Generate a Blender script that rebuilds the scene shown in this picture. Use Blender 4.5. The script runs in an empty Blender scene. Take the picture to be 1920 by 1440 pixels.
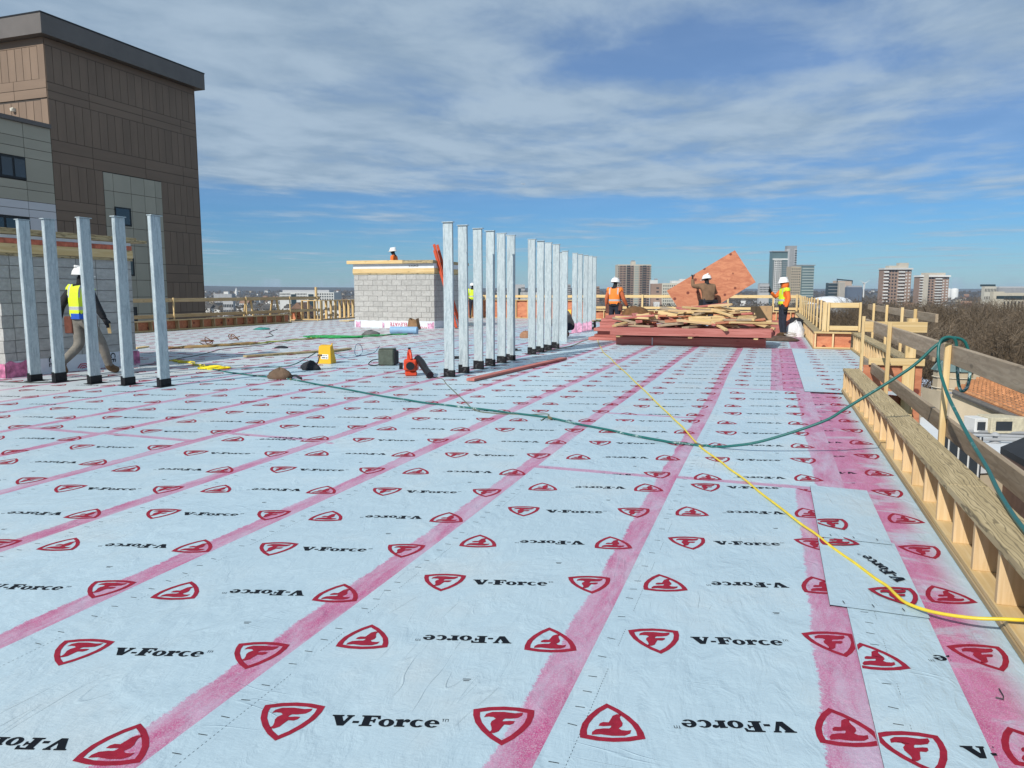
import bpy, bmesh, math, random
from mathutils import Vector, Matrix
from mathutils.geometry import tessellate_polygon
random.seed(7)
R = math.radians
S = bpy.context.scene
COL = S.collection

# ------------------------------------------------------------------ camera, sky, sun, exposure
CAMZ, FPX, PITCH, YAW = 1.40, 1400.0, 7.125, 19.15      # world +Y runs along the membrane seams
cam = bpy.data.objects.new('camera', bpy.data.cameras.new('camera')); COL.objects.link(cam)
cam.location = (0, 0, CAMZ); cam.rotation_euler = (R(90 - PITCH), 0, R(YAW))
cam.data.sensor_width = 36; cam.data.lens = 36 * FPX / 1920
cam.data.clip_start = 0.05; cam.data.clip_end = 60000
S.camera = cam

SUN_EL, SUN_AZ = 37.5, 16.0                               # shadows fall towards +Y, a little to +X
W = bpy.data.worlds.new('World'); S.world = W; W.use_nodes = True
nt = W.node_tree; N = nt.nodes; L = nt.links; N.clear()
def node(t, tree=None, **kw):
    n = (tree or nt).nodes.new(t)
    for k, v in kw.items():
        if k[0] == '_': n.inputs[int(k[1:])].default_value = v
        else: setattr(n, k, v)
    return n
out = node('ShaderNodeOutputWorld'); bg = node('ShaderNodeBackground', _1=0.10)
sky = node('ShaderNodeTexSky', sky_type='NISHITA', sun_disc=False, sun_elevation=R(SUN_EL), sun_rotation=R(180 + SUN_AZ),
           altitude=30, air_density=1.15, dust_density=0.0, ozone_density=6.0)
tc = node('ShaderNodeTexCoord'); sep = node('ShaderNodeSeparateXYZ'); L.new(tc.outputs['Generated'], sep.inputs[0])
mz = node('ShaderNodeMath', operation='MAXIMUM', _1=0.015); L.new(sep.outputs[2], mz.inputs[0])
dx = node('ShaderNodeMath', operation='DIVIDE'); dy = node('ShaderNodeMath', operation='DIVIDE')
L.new(sep.outputs[0], dx.inputs[0]); L.new(mz.outputs[0], dx.inputs[1]); L.new(sep.outputs[1], dy.inputs[0]); L.new(mz.outputs[0], dy.inputs[1])
cmb = node('ShaderNodeCombineXYZ'); L.new(dx.outputs[0], cmb.inputs[0]); L.new(dy.outputs[0], cmb.inputs[1])
def wnoise(scale, detail, rough, loc, rot, sc, dist=0.0):
    mp = node('ShaderNodeMapping'); mp.inputs['Location'].default_value = loc; mp.inputs['Rotation'].default_value = (0, 0, R(rot)); mp.inputs['Scale'].default_value = sc
    L.new(cmb.outputs[0], mp.inputs[0])
    n = node('ShaderNodeTexNoise'); n.inputs['Scale'].default_value = scale; n.inputs['Detail'].default_value = detail
    n.inputs['Roughness'].default_value = rough; n.inputs['Distortion'].default_value = dist; L.new(mp.outputs[0], n.inputs[0]); return n.outputs[0]
def math2(op, a, b, clamp=False):
    m = node('ShaderNodeMath', operation=op); m.use_clamp = clamp
    for i, x in enumerate((a, b)):
        if isinstance(x, (int, float)): m.inputs[i].default_value = x
        else: L.new(x, m.inputs[i])
    return m.outputs[0]
def smooth(x, a, b, tree=None):
    m = node('ShaderNodeMapRange', tree, interpolation_type='SMOOTHSTEP'); m.inputs[1].default_value = a; m.inputs[2].default_value = b
    (tree or nt).links.new(x, m.inputs[0]); return m.outputs[0]
big = wnoise(0.42, 3, .5, (4.4, 12.2, 0), 19, (1, 1, 1)); mid = wnoise(1.5, 6, .58, (7.3, 2.2, 0), 25, (1, .75, 1), .25); fine = wnoise(6.0, 5, .6, (1, 5, 0), 10, (1, .6, 1), .3)
field = math2('ADD', math2('ADD', math2('MULTIPLY', big, .64), math2('MULTIPLY', mid, .30)), math2('MULTIPLY', fine, .075))
far = smooth(sep.outputs[2], .075, .175)                   # the cloud deck ends some way off, as cloud decks do
cov = math2('ADD', field, math2('MULTIPLY', math2('SUBTRACT', far, 1.0), .20))
mask = math2('MULTIPLY', smooth(cov, .27, .55), .92)
thin = math2('MULTIPLY', math2('MULTIPLY', smooth(cov, .26, .42), smooth(sep.outputs[2], .03, .09)), .32)
veil = math2('MULTIPLY', far, .36)                          # the deck is never quite open
mask = math2('MAXIMUM', math2('MAXIMUM', mask, thin), veil)
shade = node('ShaderNodeMix', data_type='RGBA'); L.new(smooth(mid, .34, .66), shade.inputs[0])
shade.inputs[6].default_value = (3.0, 4.1, 5.3, 1); shade.inputs[7].default_value = (4.2, 5.35, 6.5, 1)
mixc = node('ShaderNodeMix', data_type='RGBA'); L.new(mask, mixc.inputs[0]); tint = node('ShaderNodeMix', data_type='RGBA', blend_type='MULTIPLY'); tint.inputs[0].default_value = 1; tint.inputs[7].default_value = (.37, .62, .90, 1); L.new(sky.outputs[0], tint.inputs[6]); L.new(tint.outputs[2], mixc.inputs[6]); L.new(shade.outputs[2], mixc.inputs[7])
L.new(mixc.outputs[2], bg.inputs[0]); L.new(bg.outputs[0], out.inputs[0])

sd = bpy.data.lights.new('sun', 'SUN'); sd.energy = 4.5; sd.angle = R(0.53); sd.color = (1.0, .955, .88)
sun = bpy.data.objects.new('sun', sd); COL.objects.link(sun)
sun.rotation_euler = Vector((math.sin(R(SUN_AZ)) * math.cos(R(SUN_EL)), math.cos(R(SUN_AZ)) * math.cos(R(SUN_EL)), -math.sin(R(SUN_EL)))).to_track_quat('-Z', 'Y').to_euler()
S.view_settings.view_transform = 'Standard'; S.view_settings.look = 'None'; S.view_settings.exposure = 0.0; S.view_settings.gamma = 1.0
S.view_settings.use_curve_mapping = False
S.render.engine = 'CYCLES'; S.cycles.use_denoising = True; S.cycles.max_bounces = 4; S.cycles.diffuse_bounces = 3; S.cycles.glossy_bounces = 2; S.cycles.transparent_max_bounces = 4

# ------------------------------------------------------------------ survey helpers (bearing of a sighted point -> place on the site)
_th, _ps = R(PITCH), R(YAW)
_fw = Vector((-math.sin(_ps), math.cos(_ps), 0)); _rt = Vector((math.cos(_ps), math.sin(_ps), 0)); _up = Vector((0, 0, 1))
_d0 = _fw * math.cos(_th) - _up * math.sin(_th); _u0 = _fw * math.sin(_th) + _up * math.cos(_th); _C = Vector((0, 0, CAMZ))
def ray(x, y): return _d0 * FPX + _rt * (x - 960) - _u0 * (y - 720)
def G(x, y, z=0.0): r = ray(x, y); return _C + r * ((z - CAMZ) / r.z)
def AX(x, y, X): r = ray(x, y); return _C + r * (X / r.x)
def AY(x, y, Y): r = ray(x, y); return _C + r * (Y / r.y)
def AD(x, y, d): return _C + ray(x, y) * (d / FPX)

# ------------------------------------------------------------------ materials
MATS = {}
def pmat(name):
    m = bpy.data.materials.new(name); m.use_nodes = True; MATS[name] = m
    t = m.node_tree; return m, t, t.nodes['Principled BSDF']
def objco(t, rnd=True):
    c = node('ShaderNodeTexCoord', t).outputs['Object']
    if rnd:
        o = node('ShaderNodeObjectInfo', t); v = node('ShaderNodeVectorMath', t, operation='MULTIPLY_ADD')
        cx = node('ShaderNodeCombineXYZ', t)
        for i in range(3): t.links.new(o.outputs['Random'], cx.inputs[i])
        t.links.new(cx.outputs[0], v.inputs[0]); v.inputs[1].default_value = (17, 31, 23); t.links.new(c, v.inputs[2]); c = v.outputs[0]
    return c
def tnoise(t, co, scale, detail=3, rough=.5, sc=None, dist=0):
    if sc:
        mp = node('ShaderNodeMapping', t); mp.inputs['Scale'].default_value = sc; t.links.new(co, mp.inputs[0]); co = mp.outputs[0]
    n = node('ShaderNodeTexNoise', t); n.inputs['Scale'].default_value = scale; n.inputs['Detail'].default_value = detail
    n.inputs['Roughness'].default_value = rough; n.inputs['Distortion'].default_value = dist; t.links.new(co, n.inputs[0]); return n.outputs[0]
def tmix(t, fac, a, b, blend='MIX'):
    m = node('ShaderNodeMix', t, data_type='RGBA'); m.blend_type = blend
    for i, x in ((0, fac), (6, a), (7, b)):
        if isinstance(x, (int, float)): m.inputs[i].default_value = x
        elif isinstance(x, tuple): m.inputs[i].default_value = (x[0], x[1], x[2], 1)
        else: t.links.new(x, m.inputs[i])
    return m.outputs[2]
def tmath(t, op, a, b=0.0, clamp=False):
    m = node('ShaderNodeMath', t, operation=op); m.use_clamp = clamp
    for i, x in enumerate((a, b)):
        if isinstance(x, (int, float)): m.inputs[i].default_value = x
        else: t.links.new(x, m.inputs[i])
    return m.outputs[0]
def tbump(t, p, h, strength, dist=.01):
    b = node('ShaderNodeBump', t); b.inputs['Strength'].default_value = strength; b.inputs['Distance'].default_value = dist
    t.links.new(h, b.inputs['Height']); t.links.new(b.outputs[0], p.inputs['Normal'])
def trand(t, col, amt):
    o = node('ShaderNodeObjectInfo', t); h = node('ShaderNodeHueSaturation', t); mr = node('ShaderNodeMapRange', t)
    mr.inputs[3].default_value = 1 - amt; mr.inputs[4].default_value = 1 + amt
    t.links.new(o.outputs['Random'], mr.inputs[0]); t.links.new(mr.outputs[0], h.inputs['Value']); t.links.new(col, h.inputs['Color']); return h.outputs[0]
def M(name, c, rough=.7, var=.18, scale=6, bump=0, metal=0, rand=0, dist=.01, spec=.4):
    if name in MATS: return MATS[name]
    m, t, p = pmat(name); co = objco(t)
    n = tnoise(t, co, scale, 5, .6)
    n = smooth(n, .25, .75, t)
    col = tmix(t, n, tuple(x * (1 - var) for x in c), tuple(min(1, x * (1 + var)) for x in c))
    if rand: col = trand(t, col, rand)
    t.links.new(col, p.inputs['Base Color']); p.inputs['Roughness'].default_value = rough; p.inputs['Metallic'].default_value = metal
    p.inputs['Specular IOR Level'].default_value = spec
    if bump: tbump(t, p, tnoise(t, co, scale * 5, 4, .6), bump, dist)
    return m
def wood(name, light, dark, axis, gs=26, ring=.0, rand=.10, knots=.55, rough=.75):
    if name in MATS: return MATS[name]
    m, t, p = pmat(name); co = objco(t)
    sc = [1, 1, 1]; sc[axis] = .055
    g1 = tnoise(t, co, gs, 5, .6, tuple(sc), .6); g2 = tnoise(t, co, 2.2, 2, .5)
    col = tmix(t, smooth(g1, .38, .68, t), dark, light)
    if ring:
        s2 = [1, 1, 1]; s2[axis] = .16
        mp = node('ShaderNodeMapping', t); mp.inputs['Scale'].default_value = s2; t.links.new(co, mp.inputs[0])
        w = node('ShaderNodeTexWave', t, wave_type='BANDS'); w.bands_direction = 'XYZ'[(axis + 1) % 3] if axis != 1 else 'X'
        w.inputs['Scale'].default_value = 17; w.inputs['Distortion'].default_value = 11; w.inputs['Detail'].default_value = 2; w.inputs['Detail Scale'].default_value = 1.3; w.inputs['Detail Roughness'].default_value = .45
        t.links.new(mp.outputs[0], w.inputs[0]); col = tmix(t, tmath(t, 'MULTIPLY', smooth(w.outputs[1], .72, .97, t), ring), col, tuple(x * .42 for x in dark))
    col = tmix(t, tmath(t, 'MULTIPLY', g2, .35), col, tuple(x * .72 for x in light), 'MIX')
    if knots:
        mp = node('ShaderNodeMapping', t); s3 = [7, 7, 7]; s3[axis] = 2.6; mp.inputs['Scale'].default_value = s3; t.links.new(co, mp.inputs[0])
        v = node('ShaderNodeTexVoronoi', t); v.inputs['Scale'].default_value = 1.0; t.links.new(mp.outputs[0], v.inputs[0])
        k = smooth(v.outputs[0], .16, .07, t); col = tmix(t, tmath(t, 'MULTIPLY', k, knots), col, tuple(x * .35 for x in dark))
    if rand: col = trand(t, col, rand)
    t.links.new(col, p.inputs['Base Color']); p.inputs['Roughness'].default_value = rough; p.inputs['Specular IOR Level'].default_value = .25
    tbump(t, p, g1, .25, .003); return m
PINE = ((.72, .55, .30), (.60, .42, .19)); PTW = ((.52, .415, .24), (.38, .295, .16)); GREYW = ((.46, .365, .26), (.34, .26, .175)); STUDW = ((.74, .55, .32), (.62, .43, .22))
def WD(kind, axis):
    a = 'xyz'[axis]
    if kind == 'pine': return wood('pine_' + a, *PINE, axis)
    if kind == 'stud': return wood('stud_' + a, *STUDW, axis, gs=34, knots=.35)
    if kind == 'pt': return wood('treated_' + a, *PTW, axis, gs=30, ring=.9, knots=.5)
    if kind == 'grey': return wood('weathered_' + a, *GREYW, axis, gs=22, ring=.25, knots=.6)
    if kind == 'red': return wood('redbeam_' + a, (.53, .205, .175), (.38, .12, .10), axis, gs=18, knots=.5)
    if kind == 'darkpine': return wood('shadepine_' + a, (.50, .38, .22), (.38, .27, .14), axis)  # same pine, with shade put into its colour
def plymat():
    if 'plywood' in MATS: return MATS['plywood']
    m, t, p = pmat('plywood'); co = objco(t)
    g1 = tnoise(t, co, 9, 6, .6, (.35, 1, 1), .9); col = tmix(t, smooth(g1, .3, .7, t), (.41, .135, .068), (.56, .225, .115))
    v = node('ShaderNodeTexVoronoi', t); v.inputs['Scale'].default_value = 3.6; t.links.new(co, v.inputs[0])
    col = tmix(t, smooth(v.outputs[0], .20, .13, t), col, (.16, .035, .02)); col = trand(t, col, .12)
    t.links.new(col, p.inputs['Base Color']); p.inputs['Roughness'].default_value = .7; tbump(t, p, g1, .2, .004); return m
def membrane(name, full):
    m, t, p = pmat(name)
    uv = node('ShaderNodeUVMap', t, uv_map='edge').outputs[0]; sx = node('ShaderNodeSeparateXYZ', t); t.links.new(uv, sx.inputs[0])
    co = objco(t, False)
    big = tnoise(t, co, 1.1, 4, .6); fine = tnoise(t, co, 85, 3, .7, (.35, 1, 1)); grit = tnoise(t, co, 260, 2, .8); drag = tnoise(t, co, 7, 5, .7, (1, .22, 1), .3)
    base = tmix(t, smooth(big, .3, .7, t), (.405, .53, .60), (.455, .575, .635))
    if name == 'membrane_warm': base = tmix(t, smooth(big, .3, .7, t), (.49, .54, .565), (.54, .585, .595))
    base = tmix(t, tmath(t, 'MULTIPLY', smooth(fine, .55, .8, t), .16), base, (.34, .47, .54))
    pink_c = tmix(t, smooth(drag, .3, .72, t), (.52, .175, .325), (.43, .06, .185))
    pink_c = tmix(t, tmath(t, 'MULTIPLY', smooth(grit, .45, .66, t), .75), pink_c, (.54, .40, .48))
    if full:
        dr = tnoise(t, co, 3.2, 5, .65, (.55, 1, 1), .8)
        msk = tmath(t, 'MULTIPLY', smooth(dr, .32, .52, t), smooth(sx.outputs[0], .0, .17, t)); msk = tmath(t, 'ADD', tmath(t, 'MULTIPLY', msk, .80), tmath(t, 'MULTIPLY', smooth(sx.outputs[0], .03, .24, t), .34), True)
    else:
        wob = tnoise(t, co, 2.6, 5, .75); fr = tnoise(t, co, 34, 4, .8, (.3, 1, 1))
        edge = tmath(t, 'ADD', tmath(t, 'MULTIPLY', wob, .07), tmath(t, 'MULTIPLY', fr, .055))
        d = tmath(t, 'SUBTRACT', sx.outputs[0], edge)                       # metres from the lap, roughened by the roller's edge
        m1 = smooth(tmath(t, 'ADD', d, tmath(t, 'MULTIPLY', tmath(t, 'SUBTRACT', grit, .5), .035)), .082, .072, t)
        d2 = tmath(t, 'SUBTRACT', sx.outputs[1], edge); m2 = tmath(t, 'MULTIPLY', smooth(d2, .06, .02, t), .75)
        msk = tmath(t, 'MAXIMUM', tmath(t, 'MULTIPLY', m1, tmath(t, 'ADD', .56, tmath(t, 'MULTIPLY', smooth(drag, .3, .7, t), .42), True)), m2)
        sc2 = tnoise(t, co, 5.5, 6, .78, None, 1.5); sc3 = big
        msk = tmath(t, 'MAXIMUM', msk, tmath(t, 'MULTIPLY', smooth(sc2, .685, .74, t), tmath(t, 'MULTIPLY', smooth(sc3, .48, .60, t), .6)))
    dust = big; base = tmix(t, tmath(t, 'MULTIPLY', smooth(dust, .5, .72, t), .30), base, (.50, .51, .49)); base = trand(t, base, .035)
    col = tmix(t, msk, base, pink_c)
    dirt = tnoise(t, co, 14, 6, .8, None, .8); col = tmix(t, tmath(t, 'MULTIPLY', smooth(dirt, .675, .77, t), .42), col, (.26, .33, .37))
    t.links.new(col, p.inputs['Base Color']); p.inputs['Roughness'].default_value = .42; p.inputs['Specular IOR Level'].default_value = .30
    wr = tnoise(t, co, 2.1, 3, .5, (1, .6, 1), 2.2); wr2 = tnoise(t, co, 9, 4, .6, (1.3, .5, 1), 1.0)
    mr = node('ShaderNodeTexNoise', t); mr.noise_type = 'RIDGED_MULTIFRACTAL'; mr.inputs['Scale'].default_value = 3.0; mr.inputs['Detail'].default_value = 3; t.links.new(co, mr.inputs[0])
    h = tmath(t, 'ADD', tmath(t, 'ADD', tmath(t, 'MULTIPLY', wr, .55), tmath(t, 'MULTIPLY', wr2, .35)), tmath(t, 'ADD', tmath(t, 'MULTIPLY', fine, .045), tmath(t, 'MULTIPLY', smooth(mr.outputs[0], .75, 1.3, t), .12)))
    cn = tnoise(t, co, 1.6, 2, .5, (2.6, .42, 1), .5); cm = big; cn2 = tnoise(t, co, 3.0, 2, .5, (.4, 2.4, 1), .5)
    cr = tmath(t, 'MULTIPLY', smooth(tmath(t, 'ABSOLUTE', tmath(t, 'SUBTRACT', cn, .5)), .010, .0, t), smooth(cm, .54, .62, t)); cr2 = tmath(t, 'MULTIPLY', smooth(tmath(t, 'ABSOLUTE', tmath(t, 'SUBTRACT', cn2, .5)), .012, .0, t), smooth(cm, .46, .38, t))
    h = tmath(t, 'ADD', h, tmath(t, 'ADD', tmath(t, 'MULTIPLY', cr, .085), tmath(t, 'MULTIPLY', cr2, .05)))
    tbump(t, p, h, .8, .034); return m

# ------------------------------------------------------------------ mesh helpers
class MB:
    def __init__(s): s.v = []; s.f = []; s.m = []
    def add(s, vs, fs, m=0):
        o = len(s.v); s.v += [tuple(x) for x in vs]; s.f += [tuple(i + o for i in f) for f in fs]; s.m += [m] * len(fs); return s
    def box(s, x0, x1, y0, y1, z0, z1, m=0):
        return s.add([(x, y, z) for z in (z0, z1) for y in (y0, y1) for x in (x0, x1)], [(0, 2, 3, 1), (4, 5, 7, 6), (0, 1, 5, 4), (2, 6, 7, 3), (0, 4, 6, 2), (1, 3, 7, 5)], m)
    def bar(s, a, b, w, h, up=(0, 0, 1), m=0, w1=None, h1=None):
        a, b = Vector(a), Vector(b); d = (b - a).normalized(); u = Vector(up)
        if abs(d.dot(u)) > .97: u = Vector((1, 0, 0))
        sd_ = d.cross(u).normalized(); u = sd_.cross(d).normalized(); w1 = w if w1 is None else w1; h1 = h if h1 is None else h1
        vs = [p + sd_ * (i * ww / 2) + u * (j * hh / 2) for p, ww, hh in ((a, w, h), (b, w1, h1)) for j in (-1, 1) for i in (-1, 1)]
        return s.add(vs, [(0, 2, 3, 1), (4, 5, 7, 6), (0, 1, 5, 4), (2, 6, 7, 3), (0, 4, 6, 2), (1, 3, 7, 5)], m)
    def tube(s, pts, r, n=6, m=0, cap=True):
        pts = [Vector(p) for p in pts]; rs = r if isinstance(r, (list, tuple)) else [r] * len(pts); vs = []; fs = []
        pu = None
        for i, p in enumerate(pts):
            d = (pts[min(i + 1, len(pts) - 1)] - pts[max(i - 1, 0)]); d = d.normalized() if d.length > 1e-9 else Vector((0, 0, 1))
            u = pu if pu else (Vector((0, 0, 1)) if abs(d.z) < .9 else Vector((1, 0, 0)))
            sd_ = d.cross(u); sd_ = sd_.normalized() if sd_.length > 1e-6 else d.orthogonal().normalized(); u = sd_.cross(d).normalized(); pu = u
            vs += [p + (sd_ * math.cos(2 * math.pi * k / n) + u * math.sin(2 * math.pi * k / n)) * rs[i] for k in range(n)]
        for i in range(len(pts) - 1):
            for k in range(n): fs.append((i * n + k, i * n + (k + 1) % n, (i + 1) * n + (k + 1) % n, (i + 1) * n + k))
        if cap: fs.append(tuple(range(n - 1, -1, -1))); fs.append(tuple(range((len(pts) - 1) * n, len(pts) * n)))
        return s.add(vs, fs, m)
    def lathe(s, prof, n=16, c=(0, 0, 0), m=0, sx=1, sy=1):
        vs = [(c[0] + r * sx * math.cos(2 * math.pi * k / n), c[1] + r * sy * math.sin(2 * math.pi * k / n), c[2] + z) for r, z in prof for k in range(n)]
        fs = [(i * n + k, i * n + (k + 1) % n, (i + 1) * n + (k + 1) % n, (i + 1) * n + k) for i in range(len(prof) - 1) for k in range(n)]
        return s.add(vs, fs, m)
    def prism(s, poly, z0, z1, m=0):
        n = len(poly); vs = [(x, y, z0) for x, y in poly] + [(x, y, z1) for x, y in poly]
        fs = [tuple(range(n - 1, -1, -1)), tuple(range(n, 2 * n))] + [(i, (i + 1) % n, n + (i + 1) % n, n + i) for i in range(n)]
        return s.add(vs, fs, m)
    def xf(s, mtx, start=0): s.v[start:] = [tuple(mtx @ Vector(v)) for v in s.v[start:]]; return s
    def build(s, name, mats, parent=None, smooth=False, bevel=0):
        me = bpy.data.meshes.new(name); me.from_pydata(s.v, [], s.f)
        for m in (mats if isinstance(mats, (list, tuple)) else [mats]): me.materials.append(m)
        if any(s.m): me.polygons.foreach_set('material_index', s.m)
        if smooth: me.polygons.foreach_set('use_smooth', [True] * len(s.f))
        me.update(); return place(name, me, parent, bevel=bevel)
def place(name, me, parent=None, loc=None, rot=None, bevel=0):
    o = bpy.data.objects.new(name, me); COL.objects.link(o)
    if parent: o.parent = parent
    if loc is not None: o.location = loc
    if rot is not None: o.rotation_euler = rot
    if bevel:
        b = o.modifiers.new('b', 'BEVEL'); b.width = bevel; b.segments = 1; b.limit_method = 'ANGLE'
    return o
def tag(o, label, cat, group=None):
    o['label'] = label; o['category'] = cat
    if group: o['group'] = group
    return o
def thing(name, label, cat, loc=(0, 0, 0), rz=0, group=None):
    o = bpy.data.objects.new(name, None); COL.objects.link(o); o.location = loc; o.rotation_euler = (0, 0, rz); o.empty_display_size = .2
    return tag(o, label, cat, group)
def struct(o, kind='structure'): o['kind'] = kind; return o
def spline(pts, n=8):
    pts = [Vector(p) for p in pts]; P = [pts[0] * 2 - pts[1]] + pts + [pts[-1] * 2 - pts[-2]]; o = []
    for i in range(1, len(P) - 2):
        a, b, c, d = P[i - 1:i + 3]
        for k in range(n):
            t = k / n; o.append(.5 * ((2 * b) + (c - a) * t + (2 * a - 5 * b + 4 * c - d) * t * t + (3 * b - a - 3 * c + d) * t ** 3))
    return o + [pts[-1]]
def text_mesh(body, size):
    cu = bpy.data.curves.new('t', 'FONT'); cu.body = body; cu.size = size; cu.offset = size * .012; cu.resolution_u = 3
    ob = bpy.data.objects.new('t', cu); COL.objects.link(ob); bpy.context.view_layer.update()
    dg = bpy.context.evaluated_depsgraph_get(); me = bpy.data.meshes.new_from_object(ob.evaluated_get(dg))
    vs = [v.co.copy() for v in me.vertices]; fs = [tuple(p.vertices) for p in me.polygons]
    bpy.data.objects.remove(ob); bpy.data.meshes.remove(me); bpy.data.curves.remove(cu); return vs, fs

# ------------------------------------------------------------------ printed marks on the membrane (flat print, cut from real outlines)
def tess(loops):
    flat = [p for l in loops for p in l]
    return [tuple(flat[i] for i in t) for t in tessellate_polygon([[Vector((x, y, 0)) for x, y in l] for l in loops])]
def ell(cx, cy, rx, ry, a0, a1, n): return [(cx + rx * math.cos(R(a0 + (a1 - a0) * i / n)), cy + ry * math.sin(R(a0 + (a1 - a0) * i / n))) for i in range(n + 1)]
def shift(l, dx): return [(x + dx, y) for x, y in l]
_so = [(0, .5), (.25, .478), (.5, .41), (.492, .25), (.44, .05), (.33, -.15), (.18, -.34), (0, -.5)]
_si = [(0, .40), (.2, .385), (.385, .335), (.38, .22), (.335, .06), (.245, -.1), (.125, -.26), (0, -.375)]
def mirror(h): return h + [(-x, y) for x, y in h[-2:0:-1]]
SO, SI = mirror(_so), mirror(_si)
_F = [(1500, 270), (1513, 243), (1555, 226), (1640, 224), (1720, 234), (1779, 229), (1775, 250), (1745, 271), (1690, 279), (1652, 279), (1638, 288), (1634, 300), (1690, 295), (1722, 297),
      (1713, 316), (1688, 328), (1648, 326), (1634, 345), (1612, 378), (1580, 392), (1545, 390), (1562, 368), (1560, 348), (1550, 322), (1557, 300), (1585, 281), (1568, 268), (1530, 265)]
FG = [((x - 1639) / 447, (330 - y) / 300) for x, y in _F]
ICON = [tuple((SO[a], SO[b], SI[b]) for a, b in [(i, (i + 1) % len(SO))])[0] for i in range(len(SO))] + [(SO[i], SI[(i + 1) % len(SO)], SI[i]) for i in range(len(SO))] + tess([FG])
ICON = [tuple((x * .205, y * .218) for x, y in t) for t in ICON]
_V = [(0, 1), (.64, 1), (.64, .89), (.55, .86), (.73, .40), (.89, .85), (.79, .89), (.79, 1), (1.2, 1), (1.2, .89), (1.12, .86), (.80, 0), (.46, 0), (.10, .86), (0, .89)]
_H = [(0, .26), (.34, .26), (.34, .46), (0, .46)]
_FF = [(0, 1), (1.0, 1), (1.05, .66), (.92, .66), (.85, .83), (.53, .86), (.53, .58), (.66, .58), (.70, .69), (.80, .69), (.80, .33), (.70, .33), (.66, .45), (.53, .45), (.53, .13), (.68, .11), (.68, 0), (0, 0), (0, .11), (.13, .14), (.13, .86), (0, .89)]
_O = [ell(.42, .34, .42, .37, 0, 337.5, 15), ell(.42, .35, .13, .25, 0, 330, 11)]
_R = [(0, .68), (.42, .71), (.42, .56), (.52, .68), (.66, .72), (.79, .63), (.77, .46), (.63, .40), (.52, .47), (.44, .43), (.44, .12), (.55, .11), (.55, 0), (0, 0), (0, .11), (.10, .13), (.10, .56), (0, .57)]
_Cc = [ell(.40, .34, .40, .37, 38, 325, 14) + ell(.43, .35, .14, .25, 318, 55, 10)]
_E = [ell(.40, .34, .40, .37, -8, 322, 16) + ell(.42, .33, .14, .24, 312, 195, 7) + [(.28, .31)], ell(.42, .38, .13, .20, 5, 175, 7)]
WORD = []
for dxx, loops in ((0, [_V]), (1.22, [_H]), (1.62, [_FF]), (2.62, _O), (3.50, [_R]), (4.30, _Cc), (5.08, _E)):
    WORD += tess([shift(l, dxx) for l in loops])
for a, b, c, d in ((5.98, .78, .14, .03), (6.03, .55, .03, .25), (6.16, .55, .03, .25), (6.30, .55, .03, .25), (6.18, .76, .13, .04)):
    WORD += [((a, b), (a + c, b), (a + c, b + d)), ((a, b), (a + c, b + d), (a, b + d))]
WORD = [tuple((x * .061, y * .061 - .021) for x, y in t) for t in WORD]
ROWA = R(17.5)
def clip_tri(tri, lo, hi):
    poly = list(tri)
    for ax in (0, 1):
        for s_, lim in ((1, lo[ax]), (-1, hi[ax])):
            o = []
            for i in range(len(poly)):
                p, q = poly[i], poly[(i + 1) % len(poly)]; dp, dq = s_ * (p[ax] - lim), s_ * (q[ax] - lim)
                if dp >= 0: o.append(p)
                if dp * dq < 0:
                    k = dp / (dp - dq); o.append((p[0] + (q[0] - p[0]) * k, p[1] + (q[1] - p[1]) * k))
            poly = o
            if len(poly) < 3: return []
    return poly
def stamp(mb, tris, px, py, ang, lo, hi, zf, m):
    c, s_ = math.cos(ang), math.sin(ang)
    if px < lo[0] - .7 or px > hi[0] + .7 or py < lo[1] - .7 or py > hi[1] + .7: return
    for t in tris:
        q = clip_tri([(px + x * c - y * s_, py + x * s_ + y * c) for x, y in t], lo, hi)
        if q: mb.add([(x, y, zf(x, y)) for x, y in q], [tuple(range(len(q)))], m)
def rect(x, y, w, h): return [((x, y), (x + w, y), (x + w, y + h)), ((x, y), (x + w, y + h), (x, y + h))]
INK_R = M('print_red', (.285, .016, .036), .6, .14, 30, spec=.12); INK_K = M('print_black', (.007, .009, .013), .6, .1, 30, spec=.12)
def logo_rows(mb, x0, phase, lo, hi, zf):
    c, s_ = math.cos(ROWA), math.sin(ROWA)
    k = int((lo[1] - phase) / 1.236) - 1
    while phase + 1.236 * k < hi[1] + .3:
        y = phase + 1.236 * k; X = x0 + .275
        for i in (0, 1): stamp(mb, ICON, X + .707 * i * c, y + .707 * i * s_, ROWA, lo, hi, zf, 0)
        stamp(mb, WORD, X + .142 * c, y + .142 * s_, ROWA, lo, hi, zf, 1)
        y += .614; X = x0 + .215
        for i in (0, 1): stamp(mb, ICON, X + .745 * i * c, y + .745 * i * s_, ROWA + math.pi, lo, hi, zf, 0)
        stamp(mb, WORD, X + .59 * c, y + .59 * s_, ROWA + math.pi, lo, hi, zf, 1)
        if y < 14:
            stamp(mb, rect(0, 0, .03, .004) + rect(.003, -.011, .022, .004), X + .5, y - .18, ROWA, lo, hi, zf, 1)
        k += 1

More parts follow.
